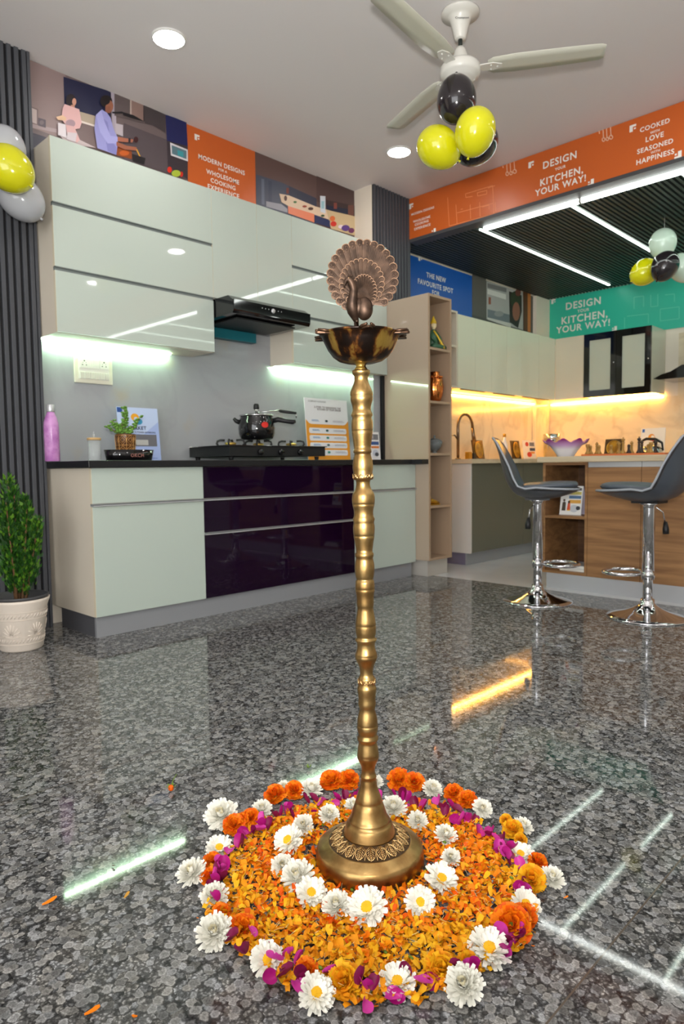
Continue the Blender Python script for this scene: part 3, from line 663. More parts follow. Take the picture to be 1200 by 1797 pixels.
# stove
t = thing('gas_stove', 'black glass-top three burner gas stove on the left worktop', 'stove', (-3.42, 2.77, ZW))
sx0, sx1, sy0, sy1 = -3.63, -3.21, 2.375, 3.165; zs0, zs1 = ZW+.024, ZW+.088
m_ = MB(); m_.box((sx0, sy0+.01, zs0), (sx1-.01, sy1-.01, zs1-.006), 0); m_.build('body', BLACKM, t)
bx('glass_top', (sx0, sy0, zs1-.006), (sx1, sy1, zs1), BLACKG, t, bev=.002)
for fx_, fy_ in ((sx0+.03, sy0+.05), (sx0+.03, sy1-.05), (sx1-.05, sy0+.05), (sx1-.05, sy1-.05)):
    m_ = MB(); m_.lathe([(.012, 0), (.016, .022)], (fx_, fy_, ZW), 12); m_.build('foot', BLACKM, t)
for ky in (-.16, 0, .16):
    m_ = MB(); m_.lathe([(.019, 0), (.019, .012), (.016, .016), (0, .016)], (0, 0, 0), 18); m_.box((-.003, -.017, .012), (.003, .017, .024))
    m_.v = [Vector((sx1-.01+v.z, 2.77+ky+v.y, zs0+.024+v.x)) for v in m_.v]; m_.build('knob', BLACKG, t)
BX = [(-3.43, 2.55), (-3.47, 2.80), (-3.40, 3.02)]
for bxx, byy in BX:
    m_ = MB(); m_.lathe([(.058, 0), (.062, .003), (.05, .006), (.04, .006)], (bxx, byy, zs1), 28); bd = m_.build('drip_tray', CHROME, t)
    m_ = MB(); m_.lathe([(.02, .004), (.034, .012), (.036, .018), (.026, .024), (0, .026)], (bxx, byy, zs1), 24); m_.build('burner_cap', mat('brass_burner', (206, 176, 92), .35, .9), t)
    m_ = MB()
    for k in range(4):
        a = pi/4+k*pi/2; c, s = cos(a), sin(a)
        m_.tube([(bxx+c*.075, byy+s*.075, zs1+.003), (bxx+c*.085, byy+s*.085, zs1+.016), (bxx+c*.08, byy+s*.08, zs1+.032), (bxx+c*.062, byy+s*.062, zs1+.038), (bxx+c*.035, byy+s*.035, zs1+.036)], .0065, 6)
    m_.tube([(bxx+.073*cos(2*pi*k/24), byy+.073*sin(2*pi*k/24), zs1+.004) for k in range(24)], .003, 5, closed=True)
    m_.build('pan_support', BLACKM, t)
# pressure cooker
cx_, cy_, cz_ = -3.44, 2.765, zs1+.0425
t = thing('pressure_cooker', 'black pressure cooker with a long handle standing on the gas stove', 'pressure cooker', (cx_, cy_, cz_))
m_ = MB(); m_.lathe([(0, 0), (.068, 0), (.082, .006), (.092, .03), (.094, .055), (.09, .09), (.083, .108), (.083, .112), (0, .112)], (cx_, cy_, cz_), 40); m_.build('pot', BLACKG, t)
m_ = MB(); m_.lathe([(.086, .1122), (.089, .115), (.087, .119), (.06, .123), (.03, .127), (0, .128)], (cx_, cy_, cz_), 40); ld_ = m_.build('lid', mat('steel', (205, 205, 205), .18, 1), t)
m_ = MB(); m_.lathe([(.006, .127), (.006, .138), (.011, .14), (.011, .146), (.008, .147)], (cx_, cy_, cz_), 14); m_.build('valve', MATS['steel'], t)
m_ = MB(); m_.lathe([(.013, .147), (.015, .150), (.014, .168), (.010, .173), (0, .173)], (cx_, cy_, cz_), 16); m_.build('whistle_weight', BLACKM, t)
dh = Vector((.62, .78, 0)).normalized(); c0 = Vector((cx_, cy_, cz_)); kk0 = len(bpy.data.objects)
m_ = MB(); m_.tube([c0+dh*.086+Vector((0,0,.092)), c0+dh*.11+Vector((0,0,.098)), c0+dh*.15+Vector((0,0,.09)), c0+dh*.185+Vector((0,0,.086)), c0+dh*.20+Vector((0,0,.09))], [.012, .013, .011, .012, .008], 10); m_.build('handle', BLACKM, t)
m_ = MB(); m_.tube([c0+Vector((0,0,.132)), c0+dh*.05+Vector((0,0,.136)), c0+dh*.12+Vector((0,0,.140))], .0035, 6); m_.build('lid_bar', MATS['steel'], t)
m_ = MB(); m_.tube([c0+dh*.118+Vector((0,0,.139)), c0+dh*.16+Vector((0,0,.133)), c0+dh*.205+Vector((0,0,.128))], [.007, .008, .006], 8); m_.build('lid_handle', BLACKM, t)
m_ = MB(); m_.tube([c0+dh*.203+Vector((0,0,.127)), c0+dh*.204+Vector((0,0,.105))], .003, 6); m_.build('handle_latch', MATS['steel'], t)
m_ = MB(); m_.tube([c0-dh*.088+Vector((0,0,.086)), c0-dh*.105+Vector((0,0,.092)), c0-dh*.116+Vector((0,0,.104))], [.012, .010, .007], 8); m_.build('helper_handle', BLACKM, t)
# red oval badge facing the room
vd = Vector((.70, -.16, 0)).normalized(); m_ = MB(); sd = Vector((0,0,1)).cross(vd)
pts = []
for k in range(20):
    a = 2*pi*k/20; q = sd*(.019*cos(a)); zz = .068+.014*sin(a)
    dirv = (vd*.0935+q).normalized(); pts.append(c0+dirv*.0955+Vector((0,0,zz)))
m_.poly(pts); m_.build('badge', flat((206, 44, 34)), t); t.scale = (1.24, 1.24, 1.32)

# orange info board
OR = (238,160,44); WH = (236,238,240)
ps = [(WH, rc(0,0,1,1)), (OR, [(0,0),(1,0),(1,.66),(.93,.60),(.88,.585),(.12,.585),(.07,.60),(0,.66)])]
for k in range(5):
    zc = .50-.118*k-.02
    if k < 4: ps.append((WH, pill(.06, zc-.045, .94, zc+.045, .6)))
for k in range(5):
    zc = .635-.125*k if k == 0 else .48-.118*(k-1)
    ps += [((120,160,200), rc(.13, zc+.012, .28, zc+.02)), ((120,160,200), rc(.13, zc-.004, .3, zc+.004)), (((40,60,70),(40,90,90),(40,140,130),(80,110,110),(60,150,130))[k], ell(.47, zc+.005, .035, .02, 8)), ((170,170,180), rc(.62, zc+.01, .86, zc+.016)), ((170,170,180), rc(.62, zc-.006, .9, zc))]
stand_card('information_board', 'white and orange infographic board on the worktop behind the stove', 'sign', 541, 615, 803, 700, -3.56, .005, ps, .08, cm=WH,
   texts=[('5 STEPS TO DESIGNING THE', .52, .86, .62, (130,120,120)), ('KITCHEN OF YOUR DREAM', .55, .825, .55, (130,120,120)), ('COMPANY KITCHENS', .28, .95, .4, (150,150,150))])
CAL = [((238,238,240), rc(0,0,1,1)), ((120,122,128), rc(.1,.72,.92,.92)), ((60,90,150), rc(.1,.54,.92,.66)), ((226,130,60), rc(.1,.42,.92,.50)), ((200,206,220), ell(.5,.25,.3,.12)), ((70,74,84), ell(.62,.2,.2,.07)), ((180,170,170), rc(.15,.76,.4,.88))]
stand_card('desk_calendar', 'small printed desk calendar on the black worktop right of the brass lamp', 'calendar', 651, 668, 803, 758, -3.43, .003, CAL, .1)

# ------------------------------------------------------------------ tall open unit
TX0, TX1, TY0, TY1, TZ0, TZ1 = -3.462, -3.033, 4.03, 4.316, .12, 2.06
t = thing('tall_unit', 'tall glossy taupe unit with five open shelves at the end of the black worktop', 'shelf unit', (-3.25, 4.17, 0))
bx('side_panel', (TX0, TY0, TZ0), (TX1-.004, TY0+.018, TZ1), TAUPEG, t)
bx('edge_panel', (TX1-.004, TY0, TZ0), (TX1, TY0+.018, TZ1), TAUPE, t)
bx('side_panel', (TX0, TY1-.018, TZ0), (TX1, TY1, TZ1), TAUPE, t)
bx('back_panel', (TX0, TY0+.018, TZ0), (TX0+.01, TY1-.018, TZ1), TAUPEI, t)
for zz, nm in ((TZ1-.018, 'top_panel'), (1.664, 'shelf'), (1.277, 'shelf'), (.896, 'shelf'), (.508, 'shelf'), (TZ0, 'bottom_panel')):
    bx(nm, (TX0+.01, TY0+.018, zz), (TX1-.001, TY1-.018, zz+.018), TAUPE, t)
tp = MB(); tp.box((TX0+.02, TY0+.02, 0), (TX1-.03, TY1-.02, TZ0-.001)); tp.build('plinth', mat('plinth_light', (176, 172, 164), .35), t)
# figures on shelves
bx_, by_ = -3.105, 4.215
t = thing('buddha_figurine', 'seated figurine in green robe and yellow sash on the top shelf of the tall unit', 'figurine', (bx_, by_, 1.6825))
GRN = mat('green_robe', (52, 92, 66), .4); FACE = mat('figurine_skin', (232, 214, 170), .4); YEL = mat('figurine_yellow', (214, 176, 40), .35)
m_ = MB(); z0 = 1.6825; m_.tube([(bx_-.02, by_, z0+.02), (bx_-.02, by_, z0+.06), (bx_-.02, by_, z0+.11), (bx_-.02, by_, z0+.14), (bx_-.02, by_, z0+.155)], [.05, .045, .042, .034, .014], 14, squash=.75)
m_.tube([(bx_-.01, by_-.05, z0+.022), (bx_+.03, by_-.06, z0+.02), (bx_+.045, by_, z0+.018), (bx_+.03, by_+.06, z0+.02), (bx_-.01, by_+.05, z0+.022)], [.018, .022, .017, .022, .018], 10)
m_.tube([(bx_-.02, by_+.038, z0+.13), (bx_-.0, by_+.052, z0+.09), (bx_+.025, by_+.03, z0+.055)], [.014, .014, .01], 8); m_.tube([(bx_-.02, by_-.038, z0+.13), (bx_-.0, by_-.052, z0+.09), (bx_+.025, by_-.03, z0+.055)], [.014, .014, .01], 8)
m_.build('robe', GRN, t)
m_ = MB(); m_.ball((bx_-.018, by_, z0+.185), (.022, .020, .028)); m_.tube([(bx_-.02, by_, z0+.15), (bx_-.02, by_, z0+.17)], .011, 8); m_.ball((bx_+.004, by_, z0+.182), (.004, .003, .005), 0, 6, 4)
for s_ in (-1, 1): m_.ball((bx_-.02, by_+s_*.021, z0+.182), (.004, .003, .010), 0, 6, 4)
m_.build('head', FACE, t)
m_ = MB(); m_.lathe([(.022, .196), (.024, .205), (.018, .22), (.009, .236), (.004, .25), (0, .256)], (bx_-.02, by_, z0), 14); m_.build('crown', YEL, t)
m_ = MB(); m_.tube([(bx_+.002, by_-.028, z0+.14), (bx_+.018, by_, z0+.1), (bx_+.025, by_+.03, z0+.06), (bx_+.04, by_+.032, z0+.03), (bx_+.05, by_+.03, z0+.008)], [.006, .007, .008, .011, .011], 8); m_.build('sash', YEL, t)
vx, vy = -3.105, 4.205
t = thing('copper_vase', 'ribbed shiny copper vase on the second shelf of the tall unit', 'vase', (vx, vy, 1.2955))
COPPER = mat('copper_glass', (214, 128, 66), .1, 1)
m_ = MB(); m_.lathe([(0, 0), (.032, 0), (.042, .015), (.056, .06), (.062, .11), (.056, .16), (.04, .195), (.03, .21), (.033, .225), (.028, .225), (.025, .21), (0, .2)], (vx, vy, 1.2955), 48, fx=lambda r, z, a: r*(1+.05*sin(a*14)) if r > .03 else r); m_.build('body', COPPER, t)
m_ = MB()
for k in range(14): a = 2*pi*k/14; m_.ball((vx+.05*cos(a), vy+.05*sin(a), 1.2955+.185), .009, 0, 8, 6)
m_.build('bead_collar', COPPER, t)
gx, gy = -3.105, 4.195
t = thing('glass_bowl', 'small dark glass lidded bowl on the third shelf of the tall unit', 'bowl', (gx, gy, .9145))
SMOKE = mat('smoke_glass', (150, 156, 156), .06, trans=.6)
m_ = MB(); m_.lathe([(.022, 0), (.02, .006), (.012, .012), (.03, .022), (.052, .05), (.062, .085), (.059, .085), (.048, .05), (.026, .027), (0, .022)], (gx, gy, .9145), 28, caps=False); m_.build('body', SMOKE, t)
m_ = MB(); m_.lathe([(.062, .0855), (.05, .1), (.02, .112), (.006, .116), (.009, .13), (0, .138)], (gx, gy, .9145), 24); m_.build('lid', SMOKE, t)
t = thing('gold_figurine', 'little golden reclining figurine on the fourth shelf of the tall unit', 'figurine', (-3.10, 4.16, .5265))
GOLD = mat('gold_paint', (196, 148, 52), .3, .8)
m_ = MB(); m_.tube([(-3.10, 4.10, .548), (-3.10, 4.14, .556), (-3.09, 4.18, .548), (-3.085, 4.215, .54)], [.014, .021, .016, .012], 10); m_.tube([(-3.10, 4.12, .56), (-3.10, 4.115, .60), (-3.10, 4.12, .625)], [.018, .014, .006], 10); m_.ball((-3.10, 4.118, .634), .014)
m_.box((-3.13, 4.09, .5267), (-3.07, 4.22, .534)); m_.build('body', GOLD, t)

# ------------------------------------------------------------------ second kitchen, left wall run
X2, ZU2, ZL2 = -3.372, 2.092, 1.474
t = thing('open_shelf', 'narrow cream open wall shelf between tall unit and second kitchen wall cabinets', 'shelf', (-3.5, 4.84, 1.48))
ysa, ysb = 4.56, 4.886
for a, b, nm in (((XW+.001, ysa, ZL2), (X2, ysa+.016, ZU2+.02), 'side_panel'), ((XW+.001, ysb-.016, ZL2), (X2, ysb, ZU2+.02), 'side_panel'), ((XW+.001, ysa+.016, ZU2+.004), (X2, ysb-.016, ZU2+.02), 'top_panel'), ((XW+.001, ysa+.016, ZL2), (X2, ysb-.016, ZL2+.016), 'bottom_panel'), ((XW+.001, ysa+.016, 1.81), (X2, ysb-.016, 1.826), 'shelf')):
    bx(nm, a, b, CARC, t)
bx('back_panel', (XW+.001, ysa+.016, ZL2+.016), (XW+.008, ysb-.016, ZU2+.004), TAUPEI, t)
ys = [4.888, 5.418, 5.94, 6.618]
labs = ['pale green glossy wall cabinet of the second kitchen next to the open shelf', 'pale green glossy wall cabinet of the second kitchen, middle one over the warm backsplash', 'pale green glossy wall cabinet at the inner corner of the second kitchen']
for i in range(3):
    t = thing('wall_cabinet', labs[i], 'cabinet', (X2, (ys[i]+ys[i+1])/2, ZL2), 'second kitchen wall cabinets')
    bx('body', (XW+.009, ys[i]+.001, ZL2+.006), (X2-.02, ys[i+1]-.001, ZU2), CARC, t)
    mid = (ys[i]+ys[i+1])/2
    for a, b in ((ys[i], mid), (mid, ys[i+1])):
        bx('door', (X2-.019, a+.0015, ZL2), (X2, b-.0015, ZU2), CREAMG, t)
    bx('finger_pull', (X2-.035, ys[i]+.08, ZL2-.004), (X2-.0195, ys[i+1]-.08, ZL2+.005), BLACKM, t)
led('light_strip', 'warm yellow light strip under the second kitchen wall cabinets on the left wall', (XW+.010, 4.60, ZL2-.022), (XW+.022, 6.69, ZL2-.010), WARM)
XB2 = -3.12
t = thing('base_cabinet', 'base cabinet with olive grey glossy doors and pale side panel in the second kitchen', 'cabinet', (XB2, 5.6, .1))
bx('side_panel', (XW+.01, 4.70, .1), (XB2, 4.718, .833), mat('pale_side_panel', (206, 202, 196), .4), t)
bx('body', (XW+.01, 4.718, .1), (XB2-.021, 6.37, .833), CARC, t)
for a, b in ((4.719, 5.54), (5.54, 6.36)): bx('door', (XB2-.02, a+.001, .104), (XB2-.001, b-.001, .832), OLIVE, t)
bx('plinth', (XB2-.06, 4.715, 0), (XB2-.045, 6.36, .099), PLINTH, t)
bx('plinth', (XW+.05, 4.715, 0), (XB2-.06, 4.73, .099), mat('plinth_violet_shade', (112, 106, 126), .4), t)  # violet shadow put into the colour of this plinth return
tag(bx('backsplash', (XW+.0005, 4.4, .875), (XW+.008, 6.69, 1.472), BEIGEMARB), 'warm lit beige marble backsplash behind the tap', 'backsplash')
w2 = MB(); w2.box((XW+.009, 4.68, .835), (XB2+.03, YB-.009, .871), 0); w2.box((XB2+.03, 6.38, .835), (1.0, YB-.009, .871), 0)
tag(w2.build('worktop', OAKTOP), 'pale wood worktop of the second kitchen along the left and far walls', 'worktop')
# back wall run
YU = 6.62
b2 = MB(); b2.box((-3.62, YB-.008, .875), (1.0, YB-.0005, 1.46)); b2.box((-2.3, YB-.008, 1.46), (1.0, YB-.0005, 2.05))
tag(b2.build('backsplash', BEIGEMARB), 'beige marble backsplash on the far wall behind the chess board', 'backsplash')
tag(bx('backsplash', (XW+.0005, 6.695, .872), (-3.625, YB-.0005, 1.4735), BEIGEMARB), 'narrow beige marble boxed corner between the two backsplashes', 'backsplash')
t = thing('wall_cabinet', 'cream glossy wall cabinet on the far wall left of the black framed cabinet', 'cabinet', (-3.2, YU, ZL2), 'second kitchen wall cabinets')
bx('body', (X2+.001, YU+.02, ZL2+.004), (-3.069, YB-.011, ZU2), CARC, t); bx('door', (X2+.001, YU, ZL2), (-3.07, YU+.019, ZU2), mat('cream_gloss_door', (214, 206, 184), .08, coat=.3), t)
t = thing('wall_cabinet', 'wall cabinet with two black framed frosted glass doors on the far wall', 'cabinet', (-2.74, YU, ZL2))
bx('body', (-3.066, YU+.021, ZL2+.004), (-2.42, YB-.011, ZU2), CREAMG, t)
for a, b in ((-3.066, -2.745), (-2.743, -2.421)):
    f_ = MB()
    f_.box((a, YU-.002, ZL2), (a+.055, YU+.02, ZU2)); f_.box((b-.055, YU-.002, ZL2), (b, YU+.02, ZU2)); f_.box((a+.055, YU-.002, ZL2), (b-.055, YU+.02, ZL2+.065)); f_.box((a+.055, YU-.002, ZU2-.065), (b-.055, YU+.02, ZU2))
    d_ = f_.build('door', BLACKG, t); bx('glass_pane', (a+.055, YU+.006, ZL2+.065), (b-.055, YU+.012, ZU2-.065), FROST, d_)
for x_ in (-2.765, -2.44):
    m_ = MB(); m_.ball((x_, YU-.008, 1.79), .008, 0, 10, 6); lm(m_.build('knob', CHROME, t), 'small round chrome knob')
led('light_strip', 'warm yellow light strip under the far wall cabinets', (-3.60, YB-.024, ZL2-.020), (-2.43, YB-.011, ZL2-.008), WARM)
# far hood
t = thing('cooker_hood', 'black curved cooker hood at the right edge on the far wall', 'cooker hood', (-1.9, 6.7, 1.6))
HP = [at('y', 6.60, *q) for q in ((1146,658),(1160,657),(1176,652),(1196,640))]; xh0 = HP[0].x; xh1 = -1.55; zb3 = at('y', 6.60, 1180, 664).z
m_ = MB(); pts = [(xh0, zb3+.012)]+[(q.x, q.z) for q in HP[1:]]+[(xh1, HP[3].z), (xh1, zb3), (xh0+.05, zb3)]
m_.prism(pts, (0, 6.60, 0), (1,0,0), (0,0,1), (0,1,0), .385); m_.build('canopy', BLACKG, t)
bx('chimney', (HP[3].x-.02, 6.75, HP[3].z-.01), (HP[3].x+.25, YB-.011, 2.03), BLACKG, t)

# items on the second kitchen worktops
Z2W = .8715
def zpx(ax, v, px, py): return at(ax, v, px, py).z
# tap
xt_ = -3.52; yt_ = place_y(xt_, 803.5); t = thing('kitchen_tap', 'tall gooseneck bronze kitchen tap in front of the warm backsplash', 'tap', (xt_, yt_, Z2W))
BT = mat('bronze_tap', (120, 102, 84), .25, .9)
zt_ = zpx('x', xt_, 818, 727)
rr = (place_y(xt_, 829)-yt_)/2
arc = [(xt_, yt_, Z2W), (xt_, yt_, zt_-rr*1.0-.02), (xt_, yt_, zt_-rr*1.0)]+[(xt_, yt_+rr-rr*cos(a), zt_-rr+rr*sin(a)) for a in [pi*k/10 for k in range(1, 10)]]+[(xt_, yt_+2*rr, zt_-rr*1.05)]
m_ = MB(); m_.lathe([(.026, 0), (.026, .008), (.018, .014)], (xt_, yt_, Z2W), 16); m_.tube(arc, .013, 10); m_.build('spout', BT, t)
m_ = MB(); m_.tube([(xt_, yt_+2*rr, zt_-rr*1.05), (xt_+.002, yt_+2*rr+.01, zt_-rr*1.6), (xt_+.004, yt_+2*rr+.02, zt_-rr*2.1)], [.014, .017, .021], 12); m_.build('spray_head', BT, t)
m_ = MB(); m_.tube([(xt_, yt_, Z2W+.17), (xt_, yt_-.05, Z2W+.215), (xt_-.01, yt_-.09, Z2W+.21)], [.007, .006, .005], 8); m_.build('lever', BT, t)
AMB = mat('amber_glass', (176, 126, 30), .15, noise=.5, nscale=18, col2=(108, 68, 14))
def frame(label, px0, px1, pyt, ax, v, zb=Z2W):
    u, vv, n = FRAME[ax]; a = at(ax, v, px0, 803); b = at(ax, v, px1, 803); top = at(ax, v, px0, pyt).z
    wd = (b-a).dot(u); t = thing('photo_frame', label, 'frame', ((a.x+b.x)/2, (a.y+b.y)/2, zb), 'golden photo frames in the second kitchen')
    o = Vector((a.x, a.y, zb)); lean = -n*.03
    m_ = MB(); m_.prism(rc(0, 0, 1, 1), o, u*wd, vv*(top-zb)+lean, -n, .014); m_.build('frame', mat('dark_gold_frame', (82, 56, 20), .35, .4), t)
    m_ = MB(); h_ = top-zb; ring = ell(.5, .5, .36, .40, 24)
    m_.prism(ring, o+n*.0005, u*wd, vv*h_+lean, n, .004); m_.build('oval_picture', AMB, t)
    m_ = MB(); m_.tube([o+u*wd*p[0]+(vv*h_+lean)*p[1]+n*.005 for p in ell(.5, .5, .37, .41, 24)], .004, 5, closed=True); m_.build('gold_ring', GOLD, t)
frame('golden oval photo frame beside the tap on the second kitchen worktop', 833, 851, 772, 'x', -3.5)
frame('golden oval photo frame half hidden behind the left bar stool backrest', 901, 915, 773, 'x', -3.5)
for (pa, pb, pt, lab, mm) in ((819, 825, 793, 'small golden cube beside the tap', GOLD), (828, 832, 795, 'small dark cube between golden cube and photo frame', BLACKM)):
    a = at('x', -3.42, pa, 803); b = at('x', -3.42, pb, 803); q = MB(); q.box((-3.44, a.y, Z2W), (-3.40, b.y, zpx('x', -3.42, pa, pt)), 0, bev=.003); tag(q.build('decorative_cube', mm), lab, 'ornament')
yb_ = place_y(-3.5, 885); t = thing('bottle', 'small white bottle with golden cap behind the left bar stool', 'bottle', (-3.5, yb_, Z2W))
m_ = MB(); m_.lathe([(.03, 0), (.032, .01), (.032, .14), (.014, .19), (.013, .215), (0, .215)], (-3.5, yb_, Z2W), 20); m_.build('body', mat('milky_bottle', (214, 216, 220), .2), t)
m_ = MB(); m_.lathe([(.015, .2155), (.015, .245), (0, .245)], (-3.5, yb_, Z2W), 14); m_.build('cap', GOLD, t)
ZWs = ZW; ZW = Z2W
stand_card('leaflet_stand', 'small white leaflet stand with red picture between photo frame and steel pot', 'leaflet', 920, 941, 803, 773, -3.45, .004, [((244,232,216), rc(0,0,1,1)), ((206,60,40), ell(.3,.8,.14,.12)), ((60,70,90), rc(.5,.45,.95,.6)), ((214,60,44), ell(.45,.25,.2,.14)), ((120,120,130), rc(.5,.7,.9,.9)), ((230,150,60), rc(.55,.3,.9,.4))], .1)
stand_card('leaflet_stand', 'larger white leaflet stand with swirl logo behind the chess board', 'leaflet', 1122, 1165, 803, 751, 6.7, .005, [((240,236,226), rc(0,0,1,1)), ((236,150,40), ell(.45,.68,.14,.12)), ((200,50,60), ell(.52,.62,.10,.07)), ((240,236,226), ell(.5,.7,.07,.05)), ((60,110,180), rc(.06,.86,.16,.97)), ((190,180,170), rc(.4,.2,.9,.26)), ((190,180,170), rc(.3,.4,.8,.44))], .1, ax='y')
ZW = ZWs
# steel canister
STEEL = MATS['steel']
pc = at('y', 6.55, 968, 803); t = thing('steel_pot', 'brushed steel cylindrical pot on the far worktop behind the purple bowl', 'pot', (pc.x, 6.55, Z2W))
rc_ = (at('y', 6.55, 981, 800).x-at('y', 6.55, 955, 800).x)/2; hc = zpx('y', 6.55, 968, 762)-Z2W
m_ = MB(); m_.lathe([(0, 0), (rc_, 0), (rc_, hc*.78), (rc_*1.02, hc*.8), (0, hc*.8)], (pc.x, 6.55, Z2W), 28); m_.build('body', STEEL, t)
m_ = MB(); m_.lathe([(rc_*1.03, hc*.802), (rc_*1.05, hc*.85), (rc_*1.03, hc), (0, hc)], (pc.x, 6.55, Z2W), 28); m_.build('lid', STEEL, t)

# ------------------------------------------------------------------ island
YI = 4.21; XI0, XI1, XI2, XI3 = -2.225, -1.916, -1.582, -.60
t = thing('island_cabinet', 'oak open cubby cabinet with two compartments at the left end of the island', 'cabinet', (-2.07, 4.4, .1))
zi0, zi1 = .10, .833
for a, b, nm in (((XI0, YI, zi0), (XI0+.018, 4.75, zi1), 'side_panel'), ((XI1-.018, YI, zi0), (XI1-.001, 4.75, zi1), 'side_panel'), ((XI0+.018, YI, zi1-.018), (XI1-.018, 4.75, zi1), 'top_panel'), ((XI0+.018, YI+.002, .466), (XI1-.018, 4.70, .484), 'shelf'), ((XI0+.018, YI, zi0), (XI1-.018, 4.75, zi0+.018), 'bottom_panel')): bx(nm, a, b, OAK, t)
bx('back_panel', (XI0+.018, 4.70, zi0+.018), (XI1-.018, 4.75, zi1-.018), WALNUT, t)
for (a, b, lab) in ((XI1, XI2, 'oak door cabinet of the island beside the open cubbies'), (XI2, -1.14, 'oak door cabinet of the island behind the right bar stool'), (-1.14, -.6, 'oak door cabinet of the island at its right end')):
    t = thing('island_cabinet', lab, 'cabinet', ((a+b)/2, YI, .1)); bx('body', (a+.001, YI+.021, zi0), (b-.001, 4.75, zi1), OAK, t)
    bx('door', (a+.0015, YI, zi0), (b-.0015, YI+.02, zi1-.035), OAK, t); bx('rail', (a+.0015, YI+.004, zi1-.033), (b-.0015, YI+.02, zi1), ALU, t)
tag(bx('island_plinth', (XI0+.03, YI-.0, 0), (-.62, YI+.014, .0995), mat('island_plinth_steel', (180, 182, 186), .3, .3)), 'pale metal plinth along the foot of the island', 'plinth')
tag(bx('island_worktop', (XI0-.03, YI-.025, .835), (-.57, 4.82, .871), OAKTOP, bev=.002), 'pale wood worktop of the island', 'worktop')
# calendar in cubby
pa = at('y', 4.30, 981, 905); pb = at('y', 4.30, 1019, 907); wd = pb.x-pa.x; hc = at('y', 4.30, 1000, 853).z-.4845
t = thing('desk_calendar', 'white desk calendar with pictures of a couple standing in the island cubby', 'calendar', ((pa.x+pb.x)/2, 4.3, .4845))
o = Vector((pa.x, 4.30, .4845)); u_ = Vector((wd, 0, 0)); v_ = Vector((0, .035, hc)); n_ = u_.cross(v_).normalized()
m_ = MB(); m_.prism(rc(0,0,1,1), o, u_, v_, -n_, .003); m_.build('front_board', flat((232,232,232)), t)
m_ = MB(); m_.prism(rc(0,0,1,1), o+Vector((0,.10,0)), u_, Vector((0,-.062,hc)), Vector((0,1,0)), .003); m_.build('back_board', flat((214,206,226)), t)
card('print', [((240,240,238), rc(.02,.02,.98,.98)), ((206,70,56), ell(.2,.78,.13,.11)), ((110,110,112), rc(.42,.84,.95,.93)), ((214,200,110), rc(.42,.70,.95,.80)), ((86,120,160), rc(.4,.56,.95,.66)), ((226,170,80), rc(.42,.4,.95,.52)), ((200,206,214), ell(.66,.22,.2,.13)), ((60,62,70), ell(.85,.24,.10,.07)), ((80,70,60), [(.1,.14),(.28,.14),(.27,.42),(.2,.46),(.12,.42)]), ((90,60,50), ell(.19,.50,.05,.04)), ((220,90,50), [(.34,.14),(.5,.14),(.48,.40),(.37,.40)]), ((70,40,30), ell(.42,.44,.05,.05)), ((240,200,60), rc(.34,.14,.5,.17))], o, u_, v_, t)
# books in lower cubby
xb0 = at('y', 4.26, 983, 1000).x
for (zz, dx, lab, c) in ((.1185, 0, 'white book lying at the bottom of the island cubby', (224,224,226)), (.1365, .03, 'grey-white book lying on top of the other book in the island cubby', (196,198,202))):
    b_ = MB(); b_.box((xb0+dx, 4.25+dx*.6, zz), (XI1-.022, 4.46, zz+.0175), 0); tb_ = thing('book', lab, 'book', ((xb0+XI1)/2, 4.35, zz)); b_.build('pages', flat((236,234,228)), tb_)
    c_ = MB(); c_.box((xb0+dx-.002, 4.248+dx*.6, zz+.0155), (XI1-.020, 4.462, zz+.0178), 0); c_.box((xb0+dx-.002, 4.462, zz), (XI1-.020, 4.464, zz+.0178), 0); c_.build('cover', flat(c), tb_)
# glass bowl on island
pa = at('y', 4.45, 951, 800); pb = at('y', 4.45, 1034, 800); rb = (pb.x-pa.x)/2*.72; cxb = (pa.x+pb.x)/2+.0
rb = (at('y', 4.45, 1034, 772)-at('y', 4.45, 951, 772)).length/2*.86
zb_ = Z2W; cc = Vector((cxb-.02, 4.50, zb_))
def bowlmat():
    m = bpy.data.materials.new('purple_white_glass'); m.use_nodes = True; nt = m.node_tree; N = nt.nodes; L = nt.links; b = N['Principled BSDF']
    geo = N.new('ShaderNodeNewGeometry'); sx = N.new('ShaderNodeSeparateXYZ'); L.new(geo.outputs['Position'], sx.inputs[0])
    r = N.new('ShaderNodeMapRange'); r.inputs[1].default_value = zb_+.02; r.inputs[2].default_value = zb_+.12; L.new(sx.outputs[2], r.inputs[0])
    cr = N.new('ShaderNodeValToRGB'); L.new(r.outputs[0], cr.inputs[0]); e = cr.color_ramp.elements; e[0].color = rgb(240, 240, 248); e[0].position = .3; e[1].color = rgb(150, 40, 130); e[1].position = .95
    x = e.new(.6); x.color = rgb(214, 170, 226)
    L.new(cr.outputs[0], b.inputs['Base Color']); b.inputs['Roughness'].default_value = .08; b.inputs['Transmission Weight'].default_value = .15
    return m
t = thing('fluted_glass_bowl', 'large fluted glass bowl, white below and purple at the rim, on the island', 'bowl', cc)
m_ = MB(); m_.lathe([(.05, 0), (.055, .004), (.075, .035), (.105, .075), (rb, .105), (rb*1.02, .11), (rb*.96, .108), (.1, .08), (.07, .04), (.045, .01), (0, .008)], cc, 64, fx=lambda r, z, a: r*(1+.06*max(0, (z-.02)/.09)*sin(a*9)), caps=False)
m_.v = [Vector((v.x, v.y, v.z+max(0, v.z-zb_-.07)*.35*sin(9*atan2(v.y-cc.y, v.x-cc.x)))) for v in m_.v]
m_.build('body', bowlmat(), t)
